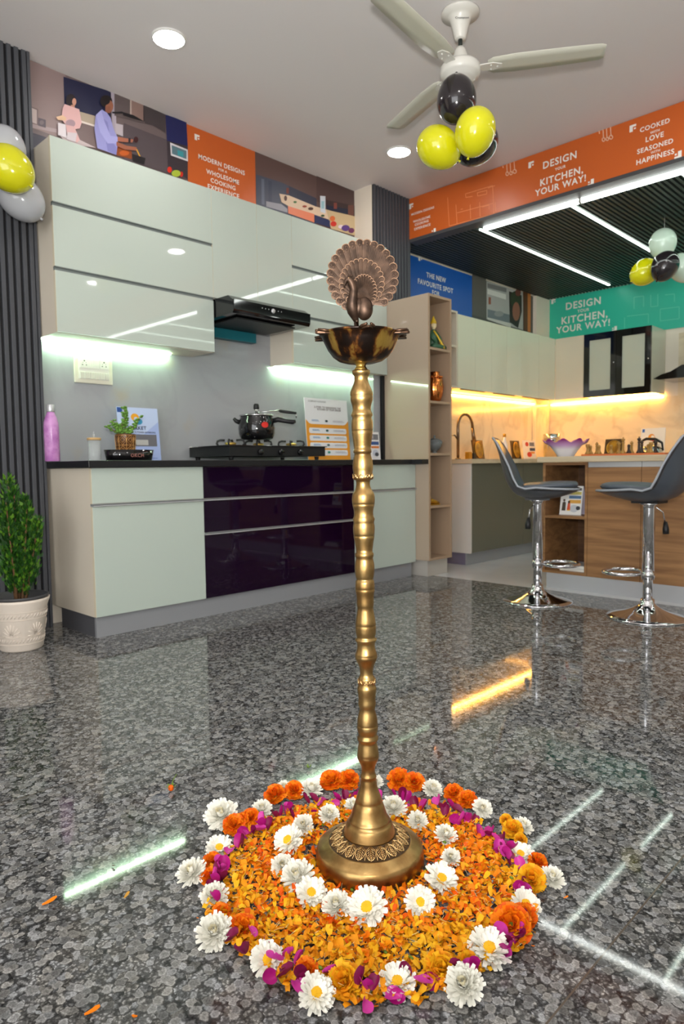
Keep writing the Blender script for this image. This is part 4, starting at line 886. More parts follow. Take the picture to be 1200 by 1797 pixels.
# chess board and pieces
ca = at('y', 4.42, 1022, 797).x; cb = at('y', 4.42, 1168, 797).x
ybk = 4.40
t = thing('chess_board', 'orange-brown wooden chess board on the island', 'chess board', ((ca+cb)/2, 4.58, Z2W))
bx('board', (ca, ybk, Z2W), (cb, ybk+.36, Z2W+.014), mat('orange_wood', (196, 106, 56), .4), t, bev=.002)
m_ = MB(); sq = (cb-ca-.06)/8; sqy = .30/8
for i in range(8):
    for j in range(8):
        if (i+j) % 2: m_.box((ca+.03+i*sq, ybk+.03+j*sqy, Z2W+.0141), (ca+.03+(i+1)*sq, ybk+.03+(j+1)*sqy, Z2W+.0146))
m_.build('dark_squares', mat('dark_square', (70, 40, 24), .4), t)
def piece(kind, m):
    H = {'pawn': .036, 'rook': .042, 'bishop': .052, 'king': .066, 'knight': .048}[kind]
    t = thing('chess_piece', 'x', 'chess piece', (0,0,0)); a = MB(); b = MB()
    a.lathe([(.012, 0), (.012, .004), (.009, .008), (.006, .014), (.005, H*.6), (.008, H*.66), (.004, H*.70)], n=12); a.build('stem', m, t)
    if kind == 'pawn': b.ball((0,0,H*.84), .0072, 0, 10, 6)
    elif kind == 'rook': b.lathe([(.007, H*.7), (.009, H*.78), (.009, H), (.006, H), (.006, H*.9), (0, H*.9)], n=12)
    elif kind == 'bishop': b.lathe([(.004, H*.7), (.0075, H*.8), (.005, H*.92), (0, H)], n=12)
    elif kind == 'knight': b.tube([(0, 0, H*.68), (.001, 0, H*.85), (-.003, 0, H*.97), (-.011, 0, H*.86)], [.007, .008, .006, .004], 8)
    else: b.lathe([(.004, H*.7), (.009, H*.86), (.005, H*.9), (0, H*.92)], n=12); b.box((-.0015, -.0015, H*.9), (.0015, .0015, H)); b.box((-.004, -.0015, H*.94), (.004, .0015, H*.965))
    b.build('head', m, t); return t
CW, CB = mat('ivory_chess', (160, 122, 58), .3), mat('dark_chess', (46, 34, 28), .3)
protos = {}
def put_piece(kind, dark, px, y, label):
    key = (kind, dark)
    if key in protos: o = copy_tree(protos[key])
    else: o = piece(kind, CB if dark else CW); protos[key] = o
    o['label'] = label; o['group'] = 'chess pieces on the board'
    o.scale = (1.45, 1.45, 1.6); p_ = at('y', y, px, 794); o.location = (p_.x, y, Z2W+.0147)
kn = ['rook','pawn','knight','pawn','bishop','pawn','king','pawn','bishop','pawn','knight','pawn','rook']
cols = [1031,1036,1047,1051,1072,1086,1093,1103,1108,1121,1126,1137,1142,1150]
for i, px in enumerate(cols):
    kd = ['rook','pawn','bishop','pawn','pawn','knight','king','pawn','bishop','king','bishop','pawn','rook','knight'][i]; dk = i in (6, 9, 10, 13) and i != 6 or i == 7
    put_piece(kd, dk, px, 4.47+.05*(i % 3), '%s chess %s on the board, number %s from the left' % ('dark' if dk else 'ivory', kd, ['one','two','three','four','five','six','seven','eight','nine','ten','eleven','twelve','thirteen','fourteen'][i]))
frame('large golden oval frame standing behind the chess pieces', 1059, 1091, 771, 'y', 4.79)
# kettle-like pan at far counter
pk = at('y', 6.5, 1143, 803); t = thing('kettle', 'steel kettle with a black arched handle behind the right bar stool', 'kettle', (pk.x, 6.5, Z2W))
m_ = MB(); m_.lathe([(.09, 0), (.10, .01), (.098, .07), (.07, .10), (.03, .11), (0, .112)], (pk.x, 6.5, Z2W), 28); m_.build('body', STEEL, t)
m_ = MB(); m_.tube([(pk.x-.10, 6.5, Z2W+.145), (pk.x-.05, 6.5, Z2W+.17), (pk.x+.03, 6.5, Z2W+.165), (pk.x+.09, 6.5, Z2W+.13), (pk.x+.10, 6.5, Z2W+.06)], [.010, .013, .013, .011, .008], 8); m_.build('handle', BLACKM, t)

# ------------------------------------------------------------------ bar stools
def stool():
    t = thing('bar_stool', '', 'bar stool', (0,0,0), 'grey and chrome bar stools at the island')
    m_ = MB(); m_.lathe([(0, 0), (.203, 0), (.205, .004), (.203, .008), (.17, .016), (.11, .032), (.07, .05), (.045, .068), (.036, .082), (.034, .10), (0, .10)], n=56); m_.build('base', CHROME, t)
    m_ = MB(); m_.lathe([(.0245, .10), (.0245, .205), (.0245, .24)], n=28); m_.build('column', CHROME, t)
    m_ = MB(); m_.lathe([(.030, .205), (.0305, .205), (.0305, .585), (.034, .60), (.055, .612), (0, .612)], n=28); m_.build('gas_lift', CHROME, t)
    # footrest ring, towards +X (the front of the stool)
    m_ = MB(); pts = [(.03, -.03, .232)]+[(.135+.10*cos(a), .115*sin(a), .232) for a in [-2.35+4.7*k/18 for k in range(19)]]+[(.03, .03, .232)]
    m_.tube(pts, .0105, 10); m_.lathe([(.0308, .215), (.034, .217), (.034, .246), (.0308, .248)], n=24); m_.build('footrest', CHROME, t)
    m_ = MB(); m_.tube([(-.01, -.03, .60), (-.04, -.075, .56), (-.048, -.088, .50)], .004, 6); lv = m_.build('lever', CHROME, t)
    m_ = MB(); m_.tube([(-.048, -.088, .51), (-.05, -.09, .47), (-.051, -.091, .445)], [.009, .017, .016], 10); m_.build('lever_grip', BLACKM, lv)
    # seat shell: profile in x (front +) and z, swept across y
    prof = [(.228, .684), (.215, .674), (.16, .652), (.08, .632), (0, .626), (-.08, .634), (-.14, .668), (-.175, .73), (-.195, .81), (-.21, .88), (-.230, .95), (-.246, .985)]
    wid = [.10, .15, .19, .205, .21, .21, .208, .205, .195, .18, .155, .11]
    rise = [.0, .012, .036, .060, .072, .075, .07, .06, .045, .028, .012, .0]
    def P_(i, s_, off=0):
        x_, z_ = prof[i]; w_ = wid[i]; q = abs(s_)**2.2
        # edges curl up over the seat and forward along the back
        kx = 0 if i < 5 else min(1, (i-4)/3.5); nx, nz = kx, 1-kx*.85
        j0, j1 = max(0, i-1), min(len(prof)-1, i+1); tx, tz = prof[j1][0]-prof[j0][0], prof[j1][1]-prof[j0][1]; l_ = sqrt(tx*tx+tz*tz)
        ox, oz = -tz/l_*off, tx/l_*off
        return Vector((x_+rise[i]*q*nx*1.1+ox, w_*s_, z_+rise[i]*q*nz+oz))
    S = [-1+2*k/12 for k in range(13)]
    def sheet(m_, offs, mi, flip=False, th=.0):
        vs = [P_(i, s_, offs) for i in range(len(prof)) for s_ in S]; fs = []
        for i in range(len(prof)-1):
            for k in range(12): a = i*13+k; f = (a, a+1, a+14, a+13); fs.append(tuple(reversed(f)) if flip else f)
        m_.add(vs, fs, mi, True)
    m_ = MB(); n0 = 0; sheet(m_, 0, 0); n1 = len(m_.v); sheet(m_, .014, 0, True)
    rim = [k for k in range(13)]+[i*13+12 for i in range(1, len(prof))]+[(len(prof)-1)*13+k for k in range(11, -1, -1)]+[i*13 for i in range(len(prof)-2, 0, -1)]
    for a, b in zip(rim, rim[1:]+rim[:1]): m_.f.append([a, b, b+n1, a+n1]); m_.m.append(0); m_.sm.append(True)
    sh = m_.build('seat_shell', SEATG, t); s_ = sh.modifiers.new('s', 'SUBSURF'); s_.levels = s_.render_levels = 1
    e_ = MB(); e_.tube([m_.v[a]*.5+m_.v[a+n1]*.5 for a in rim], .0062, 6, closed=True); lm(e_.build('seat_edge', PIPING, sh), 'paler grey edge piping')
    # cushion on the seat
    c_ = MB(); vs = []; fs = []
    for i in range(0, 6):
        for s in S: v = P_(i, s*.86, .0); vs.append(Vector((v.x-.012, v.y, max(v.z, .0)*0+.688-.012*abs(s)**3+.010*(v.x > .05)-.004*(i == 0))))
    for i in range(5):
        for k in range(12): a = i*13+k; fs.append((a, a+13, a+14, a+1))
    c_.add(vs, fs, 0, True); cu = c_.build('cushion', mat('grey_cushion', (78, 85, 94), .4), t)
    sf = cu.modifiers.new('s', 'SOLIDIFY'); sf.thickness = .026; sf.offset = -1; sb = cu.modifiers.new('b', 'SUBSURF'); sb.levels = sb.render_levels = 2
    bx('seat_plate', (-.07, -.06, .612), (.07, .06, .628), BLACKM, t)
    return t
s1 = stool(); s1['label'] = 'grey bar stool facing right, the left one, beside the open island cubbies'
s1.location = (-2.005, 3.735, 0); s1.rotation_euler = (0, 0, YAW-.34)
s2 = copy_tree(s1); s2['label'] = 'grey bar stool facing left, the right one, cut by the photo edge'
s2.location = (-1.355, 3.72, 0); s2.rotation_euler = (0, 0, YAW+pi-.85)

# ------------------------------------------------------------------ ceiling lights
proto = None
DL = [(-3.014, 1.927), (-3.0, 3.67), (-1.0, 3.75), (.6, 3.7), (-1.0, 1.93), (.6, 1.93), (-2.1, .1), (-.4, .1), (1.8, .9), (2.2, 3.0), (-1.2, -1.6), (1.4, -1.6)]
for i, (x_, y_) in enumerate(DL):
    if i == 0:
        t = thing('downlight', '', 'ceiling light', (0,0,0), 'round ceiling downlights')
        m_ = MB(); m_.lathe([(.082, 0), (.082, -.008), (.074, -.010), (.074, 0)], n=40, caps=False); m_.build('rim', WHITEPAINT, t)
        m_ = MB(); m_.lathe([(0, -.001), (.074, -.001), (.074, -.007), (0, -.007)], n=40); m_.build('diffuser', DOWN, t); proto = t
    else: t = copy_tree(proto)
    t.location = (x_, y_, ZC)
    t['label'] = ['round white downlight at the upper left of the ceiling', 'round white downlight near the ribbed column, left of the yellow balloon'][i] if i < 2 else 'round white ceiling downlight outside the photo, seen only as a reflection'
# tubes along the beam
for k, (xa, xb_) in enumerate(((-2.87, -2.125), (-2.115, -.9), (-.89, .32), (.33, 1.55), (1.56, 2.8))):
    t = thing('tube_light', ['bright tube light under the orange banner, leftmost', 'bright tube light under the orange banner, second from the left'][k] if k < 2 else 'bright tube light further right under the beam, seen only in reflections', 'light', ((xa+xb_)/2, 4.50, ZC2-.03), 'tube lights along the beam')
    bx('batten', (xa, 4.488, ZC2-.012), (xb_, 4.512, ZC2-.0055), FANW, t)
    m_ = MB(); m_.tube([(xa+.004, 4.50, ZC2-.026), (xb_-.004, 4.50, ZC2-.026)], .0145, 12); m_.build('tube', TUBE, t)
    m_ = MB(); m_.tube([(xa, 4.50, ZC2-.026), (xa+.004, 4.50, ZC2-.026)], .0155, 12); m_.tube([(xb_-.004, 4.50, ZC2-.026), (xb_, 4.50, ZC2-.026)], .0155, 12); m_.build('end_cap', FANW, t)
for k, x_ in enumerate((-2.92, -2.22, -1.50, -.8, -.1, .6, 1.3, 2.0)):
    t = thing('strip_light', ['slim light line across the dark slatted ceiling, left one', 'slim light line across the dark slatted ceiling, right one ending near the balloons'][k] if k < 2 else 'slim light line in the slatted ceiling outside the photo, seen only in reflections', 'light', (x_, 5.7, ZC2-.01), 'slim light lines in the slatted ceiling')
    bx('diffuser', (x_-.010, 4.53, ZC2-.012), (x_+.010, YB-.15, ZC2-.006), SLIM, t)

# ------------------------------------------------------------------ ceiling fan
fx0, fy0 = -1.905, 2.785
t = thing('ceiling_fan', 'white three-blade ceiling fan with balloons hanging below it', 'ceiling fan', (fx0, fy0, 2.5))
m_ = MB(); m_.lathe([(.088, ZC-.001), (.088, ZC-.012), (.06, ZC-.02), (.05, ZC-.03), (.04, ZC-.06), (.026, ZC-.115), (.022, ZC-.12), (0, ZC-.12)], (fx0, fy0, 0), 36); m_.build('canopy', FANW, t)
m_ = MB(); m_.tube([(fx0, fy0, ZC-.12), (fx0, fy0, 2.74)], .010, 12); m_.build('downrod', mat('fan_rod', (60, 66, 62), .4, .5), t)
m_ = MB(); m_.lathe([(.018, 2.765), (.026, 2.75), (.045, 2.70), (.05, 2.69), (0, 2.69)], (fx0, fy0, 0), 30); m_.build('rod_cup', FANW, t)
m_ = MB(); m_.lathe([(.04, 2.69), (.085, 2.685), (.093, 2.672), (.093, 2.65), (.088, 2.635), (.074, 2.632), (.07, 2.622), (.058, 2.62), (.05, 2.612), (.02, 2.608), (0, 2.608)], (fx0, fy0, 0), 48); m_.build('motor_housing', FANW, t)
def blade(a, L_, par):
    d = Vector((cos(a), sin(a), 0)); s = Vector((-sin(a), cos(a), 0)); m_ = MB(); c = Vector((fx0, fy0, 2.668))
    n_ = 14; ring = []
    def sec(r, w_, tw): return [c+d*r+s*(w_*q)+Vector((0,0,-.005*(q)*tw-.006*(1-q*q)*0)) for q in (-1, -.33, .33, 1)]
    rows = [sec(.125, .035, .6), sec(.15, .052, 1), sec(.25, .062, 1), sec(.4, .060, 1), sec(.55, .057, .9), sec(L_-.02, .054, .8), sec(L_, .040, .8)]
    vs = [p for r in rows for p in r]; fs = [(i*4+k, i*4+k+1, i*4+k+5, i*4+k+4) for i in range(len(rows)-1) for k in range(3)]
    m_.add(vs, fs, 0, True); o = m_.build('blade', FANB, par); sf = o.modifiers.new('s', 'SOLIDIFY'); sf.thickness = .003
    m_ = MB(); m_.prism([(.07, -.022), (.15, -.03), (.19, -.012), (.19, .012), (.15, .03), (.07, .022)], c+Vector((0,0,-.006)), d, s, (0,0,1), .004)
    for q in ((.14, .016), (.14, -.016), (.17, 0)): m_.ball(c+d*q[0]+s*q[1]+Vector((0,0,-.008)), .004, 0, 8, 5)
    m_.build('blade_bracket', FANW, o)
blade(radians(33), .64, t); blade(radians(160), .62, t); blade(radians(-84), .66, t)
text_mesh('Crompton', .062, Vector((fx0, fy0, ZC-.052))+(-fw*Vector((1,1,0))).normalized()*.046, Vector((cos(YAW), sin(YAW), 0)), Vector((0,0,1)), Vector((sin(YAW), -cos(YAW), 0)), flat((60,60,60)), t)

# ------------------------------------------------------------------ balloons
def latex(n, c, sss=0): return mat(n, c, .16, coat=.5, sss=sss)
BY, BK, BS, BM = latex('yellow_latex', (208, 205, 16)), latex('black_latex', (34, 29, 32)), latex('silver_latex', (176, 178, 182)), latex('mint_latex', (196, 216, 200))
bcache = {}
def balloon(center, dia, m, label, group, lean=(0,0), asp=1.09):
    key = m.name
    if key not in bcache:
        t = thing('balloon', '', 'balloon', (0,0,0)); b = MB(); n_ = 22; pr = []
        for k in range(n_+1):
            a = -pi/2+pi*k/n_; z = sin(a); r = cos(a)
            if z < 0: r *= 1+.02*z; z *= 1.14
            pr.append((max(r*.5, 0), z*.5*asp))
        b.lathe(pr, n=36); b.build('body', m, t)
        k_ = MB(); zz = -.5*asp*1.14; k_.lathe([(.012, zz+.012), (.02, zz-.01), (.035, zz-.055), (.03, zz-.06), (.006, zz-.02)], n=12, caps=False); k_.build('knot', m, t)
        bcache[key] = t
    else: t = copy_tree(bcache[key])
    t.location = center; t.scale = (dia,)*3; t.rotation_euler = (lean[0], lean[1], YAW); t['label'] = label; t['group'] = group
G1 = 'balloons under the ceiling fan'
balloon(dep(3.10, 801, 177), .178, BK, 'black balloon hanging directly under the fan hub, topmost of its bunch', G1, (0,pi), 1.12)
balloon(dep(3.22, 838, 252), .178, BK, 'black balloon mostly hidden behind the right yellow balloon under the fan', G1, (.2,.9))
balloon(dep(3.15, 768, 258), .182, BY, 'yellow balloon at the lower left of the bunch under the fan', G1, (0,-1.0))
balloon(dep(3.00, 834, 229), .176, BY, 'yellow balloon at the right of the bunch under the fan', G1, (.2,.25))
G2 = 'balloons on the left ribbed cladding'
balloon(at('x', -3.42, 5, 263), .20, BS, 'silver balloon above the yellow one at the left photo edge', G2, (.3,.4))
balloon(at('x', -3.30, 14, 295), .20, BY, 'yellow balloon in the middle of the bunch on the ribbed cladding', G2, (0,-.9))
balloon(at('x', -3.43, 36, 347), .195, BS, 'silver balloon below the yellow one on the ribbed cladding', G2, (.2,-.75))
G3 = 'balloons hanging from the slatted ceiling'
balloon(dep(4.95, 1163, 426), .188, BM, 'pale mint balloon at the top of the bunch before the teal banner', G3, (0,.1))
balloon(dep(4.95, 1132, 477), .184, BY, 'yellow balloon at the left of the bunch before the teal banner', G3, (0,1))
balloon(dep(4.78, 1167, 466), .182, BK, 'black balloon in the middle of the bunch before the teal banner', G3, (0,.5))
balloon(dep(5.0, 1196, 469), .19, BM, 'pale mint balloon at the right photo edge before the teal banner', G3, (0,-.6))
# the cords that hold the bunches
m_ = MB(); m_.tube([Vector((fx0, fy0, 2.6075)), Vector((fx0, fy0, 2.57))], .0012, 5); m_.build('string', flat((200,200,196)), bpy.data.objects['ceiling_fan'])
pz = dep(4.95, 1165, 440); m_ = MB(); m_.tube([Vector((pz.x, pz.y, ZC2-.006)), pz], .0012, 5); tag(m_.build('hanging_ribbon', flat((200,200,196))), 'thin ribbon from the slatted ceiling to the mint balloon', 'ribbon')

# ------------------------------------------------------------------ potted thuja
px_, py_ = -3.27, 1.205
t = thing('potted_conifer', 'bushy green thuja in an off-white embossed pot at the left photo edge', 'potted plant', (px_, py_, 0))
POT = mat('offwhite_plastic', (226, 214, 200), .4)
m_ = MB(); m_.lathe([(0, 0), (.088, 0), (.095, .008), (.118, .20), (.128, .225), (.130, .238), (.122, .238), (.108, .20), (0, .2)], (px_, py_, 0), 48); pt = m_.build('pot', POT, t)
m_ = MB(); m_.lathe([(.1215, .2385), (.127, .244), (.127, .252), (.118, .252), (.11, .21)], (px_, py_, 0), 48, caps=False); m_.build('inner_rim', mat('dark_rim', (70, 70, 72), .5), pt)
def pp(a, z): r_ = .095+.023*(z-.008)/.192+.001; return Vector((px_+r_*cos(a), py_+r_*sin(a), z))
m_ = MB()
for c in range(6):
    a0 = 2*pi*c/6-.75
    for k in range(9):
        q = pi*k/8; m_.tube([pp(a0+.06*cos(q), .075+.01*sin(q)), pp(a0+.38*cos(q), .075+.058*sin(q))], [.0012, .0028], 5)
for zz in (.045, .16):
    for k in range(44): a = 2*pi*k/44; m_.tube([pp(a, zz), pp(a+.09, zz+.016)], .0022, 4)
for zz in (.035, .07, .15, .185): m_.tube([pp(2*pi*k/40, zz) for k in range(40)], .0014, 4, closed=True)
m_.build('embossed_pattern', POT, pt)
m_ = MB(); m_.lathe([(0, .205), (.108, .205), (.108, .215), (0, .218)], (px_, py_, 0), 30); m_.build('soil', mat('soil', (44, 34, 26), .9, bump=.6, bscale=80), t)
st = MB(); RR = random.Random(3); lf = MB()
def spray(base, d, L_, n_=7):
    """flat fan of scale-leaf twigs"""
    d = d.normalized(); s = d.cross(Vector((RR.uniform(-1,1), RR.uniform(-1,1), RR.uniform(-.3,.3)))).normalized()
    c_ = RR.choice((0, 0, 1, 1, 2))
    for k in range(n_):
        f = (k+1)/n_; p = base+d*(L_*f*.8)
        for sg in (-1, 1):
            e = p+(d*.75+s*sg*.75)*(L_*.42*(1.15-f)); w_ = L_*.055; q = (e-p).cross(d.cross(s)).normalized()*w_
            lf.add([p-q, p*.5+e*.5-q*1.2, e, p*.5+e*.5+q*1.2, p+q], [(0,1,2,3,4)], c_)
    e = base+d*L_; q = s*L_*.045; lf.add([base-q, base+d*L_*.6-q*1.3, e, base+d*L_*.6+q*1.3, base+q], [(0,1,2,3,4)], c_)
cols_ = [(-.02, -.015, .60, .052), (.045, .025, .47, .040), (-.055, -.03, .44, .042), (.005, .035, .50, .042), (.02, -.04, .48, .045), (-.01, .0, .54, .05), (.052, .062, .40, .034), (-.035, .03, .42, .042)]
for (dx, dy, hh, rd) in cols_:
    b0 = Vector((px_+dx*.3, py_+dy*.3, .212)); top = Vector((px_+dx*1.25, py_+dy*1.25, .212+hh*.98))
    st.tube([b0, b0*.6+top*.4, top], [.007, .005, .002], 6)
    for j in range(620):
        f = RR.random()**.8; f = .12+.88*f; c = b0*(1-f)+top*f; prof_ = rd*1.12*min(1, (f-.05)*4)*(1.05-f**3*.75)
        a = RR.uniform(0, 2*pi); rr = prof_*RR.uniform(.25, 1); base_ = c+Vector((cos(a)*rr, sin(a)*rr, RR.uniform(-.02, .01)))
        spray(base_, Vector((cos(a)*.55, sin(a)*.55, RR.uniform(.6, 1.4))), RR.uniform(.016, .034), 4)
st.build('stem', mat('bark', (120, 88, 58), .8), t)
lf.build('foliage', [mat('thuja_green', (48, 98, 24), .5), mat('thuja_dark', (28, 68, 18), .55), mat('thuja_tip', (98, 146, 36), .5)], t)

# ------------------------------------------------------------------ brass lamp
LX, LY = -.93, 1.026
lamp = thing('oil_lamp', 'tall turned brass oil lamp with a peacock finial standing in the flower carpet', 'oil lamp', (0,0,0))
bs_ = MB(); bs_.lathe([(0, 0), (.111, 0), (.1135, .004), (.1125, .022), (.110, .034), (.107, .037), (.098, .0425), (.088, .0468), (.086, .0482), (.0845, .0474), (.068, .056), (.056, .0625), (.0548, .0620)], n=96)
base_o = bs_.build('base', BRASS, lamp)
gb = MB(); gb.lathe([(.0855, .0484), (.0845, .0480), (.056, .0632), (.0545, .0630)], n=96, caps=False); gb.build('engraved_ground', mat('dark_engraving', (88, 70, 50), .5, .7), base_o)
lv = MB()
def dz(r): return .0478+(.0845-r)/(.0845-.056)*(.0630-.0478)+.0008
for k in range(20):
    a0 = 2*pi*k/20
    def q(da, r): return (r*cos(a0+da), r*sin(a0+da), dz(r))
    for sgn in (-1, 1):
        lv.tube([q(sgn*.02, .057), q(sgn*.13, .063), q(sgn*.145, .069), q(sgn*.09, .078), q(0, .0830)], .0010, 5)
        for j in range(5):
            r0 = .0585+j*.0042; lv.tube([q(0, r0), q(sgn*.05, r0+.0035), q(sgn*(.105-.012*j), r0+.0065)], .0008, 4)
    lv.tube([q(0, .057), q(0, .081)], .0008, 4)
    lv.tube([q(pi/20, .0605), q(pi/20, .082)], .0008, 4)
lv.build('leaf_engraving', BRASSL, base_o)
PROF = [(.0592,.0549),(.0654,.0534),(.0753,.0507),(.0864,.0465),(.0888,.0419),(.0925,.0429),(.0999,.0381),(.1282,.0291),(.1306,.0271),(.1331,.0277),(.1613,.0185),(.1759,.0166),(.1808,.0154),(.1839,.017),(.1918,.0141),(.2071,.015),(.2223,.022),(.2277,.0227),(.229,.0223),(.2302,.0227),(.2454,.0207),(.2587,.0188),(.2623,.0213),(.2672,.022),(.2712,.0188),(.2841,.0215),(.2926,.0215),(.2938,.0208),(.295,.0212),(.3071,.0204),(.3276,.0158),(.3324,.0172),(.3376,.0183),(.3504,.0174),(.3708,.0199),(.378,.0172),(.3924,.0169),(.3936,.0161),(.4008,.0133),(.4163,.0151),(.4336,.0223),(.439,.0229),(.4401,.0223),(.4413,.0228),(.4538,.0187),(.4663,.0186),(.4717,.022),(.474,.0222),(.4764,.0186),(.4865,.0205),(.5013,.021),(.5031,.0204),(.5043,.021),(.522,.0186),(.5392,.016),(.5415,.0169),(.5468,.0175),(.5616,.0176),(.5766,.0198),(.5778,.0192),(.579,.0198),(.5951,.0186),(.5968,.0167),(.6039,.0186),(.6162,.02),(.6296,.0196),(.6413,.0173),(.6448,.0188),(.6507,.0189),(.653,.0167),(.6717,.0187),(.6856,.0211),(.6868,.0205),(.6879,.0211),(.7042,.0219),(.7147,.0206),(.7205,.0225),(.7257,.02),(.7373,.0196),(.75,.0224),(.7512,.0219),(.7523,.0226),(.7627,.0231),(.7719,.0217),(.7812,.0161),(.7881,.0142),(.7996,.015),(.8007,.0196),(.8134,.0196),(.8145,.0193),(.8214,.0204),(.8295,.0205),(.8409,.019),(.8535,.0164),(.8552,.0184),(.8615,.0179),(.8627,.017),(.8821,.0193),(.8969,.0211),(.8981,.0204),(.8992,.0211),(.9072,.0215),(.9186,.021),(.9248,.0191),(.9288,.0215),(.9322,.0215),(.9402,.0185),(.9481,.0189),(.9594,.0221),(.9662,.0228),(.9679,.022),(.9696,.0228),(.9775,.022),(.9888,.0171),(1.0001,.0137),(1.0092,.0154),(1.0125,.018),(1.0182,.018),(1.0195,.016),(1.0195,.0)]
# smooth the broad swells a little: insert midpoints on a spline
def spline(P_):
    out = []
    for i in range(len(P_)-1):
        p0 = P_[max(i-1, 0)]; p1 = P_[i]; p2 = P_[i+1]; p3 = P_[min(i+2, len(P_)-1)]; out.append(p1)
        if p2[0]-p1[0] > .007:
            for t_ in (.33, .66):
                z_ = p1[0]+(p2[0]-p1[0])*t_
                def sl(a, b): return (b[1]-a[1])/max(b[0]-a[0], 1e-4)
                h_ = p2[0]-p1[0]; s1_ = sl(p0, p2); s2_ = sl(p1, p3); s1_ = max(-.9, min(.9, s1_)); s2_ = max(-.9, min(.9, s2_))
                r_ = (2*t_**3-3*t_**2+1)*p1[1]+(t_**3-2*t_**2+t_)*h_*s1_+(-2*t_**3+3*t_**2)*p2[1]+(t_**3-t_**2)*h_*s2_
                out.append((z_, r_))
    out.append(P_[-1]); return out
cl = MB(); cl.lathe([(r, z) for z, r in spline(PROF)], n=64); column = cl.build('column', BRASS, lamp)
for zc, rr, am in ((.807, .0202, .0045), (.3855, .0178, .0045)):
    sc_ = MB()
    for k in range(9):
        a0 = 2*pi*k/9; f = lambda da, z: (rr*cos(a0+da), rr*sin(a0+da), zc+z)
        sc_.tube([f(0, -am), f(.12, am*.4), f(.3, am), f(.42, .2*am), f(.3, -.5*am), f(.22, 0)], [.0012]*6, 5)
        sc_.tube([f(.45, am), f(.55, -.2*am), f(.66, -am)], .0011, 5)
    sc_.build('scroll_band', BRASSL, column)
# bowl (oil pan)
bo = MB()
lob = lambda r, z, a: r*(1+.025*cos(a*6+.3)*max(0, min(1, (z-1.04)/.04)))
bo.lathe([(.0139, 1.0195), (.0125, 1.0225), (.0097, 1.026), (.0108, 1.031), (.014, 1.0325), (.030, 1.0335), (.044, 1.0375), (.055, 1.0455), (.0645, 1.059), (.0715, 1.075), (.0755, 1.085), (.0805, 1.088), (.0805, 1.091), (.075, 1.0905), (.070, 1.082), (.062, 1.066), (.050, 1.050), (.03, 1.041), (0, 1.040)], n=96, fx=lob)
bowl = bo.build('oil_bowl', PATINA, lamp)
for k, dg_ in enumerate((8, 72, 108, 180, -112, -62)):
    a = radians(dg_)-pi/2          # 0 = towards the camera (local -Y), positive to the right
    d = Vector((cos(a), sin(a), 0)); s = Vector((-sin(a), cos(a), 0)); sp = MB()
    L_ = .100
    for side in (-1, 1):
        sp.tube([d*.072+s*(.014*side)+Vector((0,0,1.089)), d*.085+s*(.011*side)+Vector((0,0,1.090)), d*(L_-.004)+s*(.004*side)+Vector((0,0,1.0915))], [.003, .0032, .0026], 8)
    sp.prism([(.070, -.014), (.084, -.0105), (L_-.003, -.004), (L_, 0), (L_-.003, .004), (.084, .0105), (.070, .014)], Vector((0,0,1.0845)), d, s, (0,0,1), .004)
    sp.build('wick_spout', mat('dark_bronze', (74, 54, 40), .38, .8), bowl)
# peacock, in lamp-local axes: X = across, -Y towards the camera
K = .000205       # metre per zoomed pixel
def U(zx, zy): return ((zx-612)*K*.985+.0, 1.104+(945-zy)*K)
pc_ = MB(); pc_.tube([(-.006, 0, 1.04), (-.006, 0, 1.09), (U(573, 940)[0], -.002, 1.113), (U(578, 905)[0], -.003, U(0, 905)[1]), (U(575, 880)[0], -.004, U(0, 880)[1])], [.006, .005, .0048, .0042, .005], 10)
nk = [(578, 900, 20, 0), (565, 860, 36, -.004), (545, 805, 56, -.008), (535, 760, 60, -.012), (536, 710, 50, -.014), (547, 660, 42, -.016), (552, 610, 37, -.017), (540, 560, 34, -.018), (522, 528, 34, -.019), (498, 512, 32, -.019), (477, 528, 19, -.019), (464, 562, 10, -.018), (459, 590, 3, -.017)]
pc_.tube([(U(a, b)[0], y_, U(a, b)[1]) for a, b, r, y_ in nk], [r*K for a, b, r, y_ in nk], 16, upv=(0,1,0))
pc_.ball((U(655, 775)[0], -.005, U(0, 775)[1]), (84*K, .015, 112*K), 0, 24, 16)
pc_.ball((U(600, 762)[0], -.0055, U(0, 762)[1]), (66*K, .012, 90*K), 0, 24, 16)
pcock = pc_.build('peacock_body', BRASSD, lamp)
wg = MB()
for k in range(9):
    a0 = 1.9-k*.28; c_ = U(640, 800)
    pts = [(c_[0]+(30+f*62)*K*cos(a0+f*.35), -.012+f*.010, c_[1]+(34+f*86)*K*sin(a0+f*.35)) for f in (0, .33, .66, 1)]
    wg.tube(pts, [.0012, .0017, .0016, .0008], 6)
wg.build('wing', BRASSD, pcock)
wg = MB(); wg.ball((U(505, 508)[0], -.0245, U(0, 508)[1]), (.0014, .001, .0014), 0, 8, 5)
wg.build('eye', BRASSL, pcock); wg = MB()
for k in range(3): wg.tube([(U(512+8*k, 488)[0], -.019, U(0, 488)[1]), (U(508+16*k, 468)[0], -.019, U(0, 468)[1])], [.0008, .0013], 5)
wg.build('crest', BRASSD, pcock)
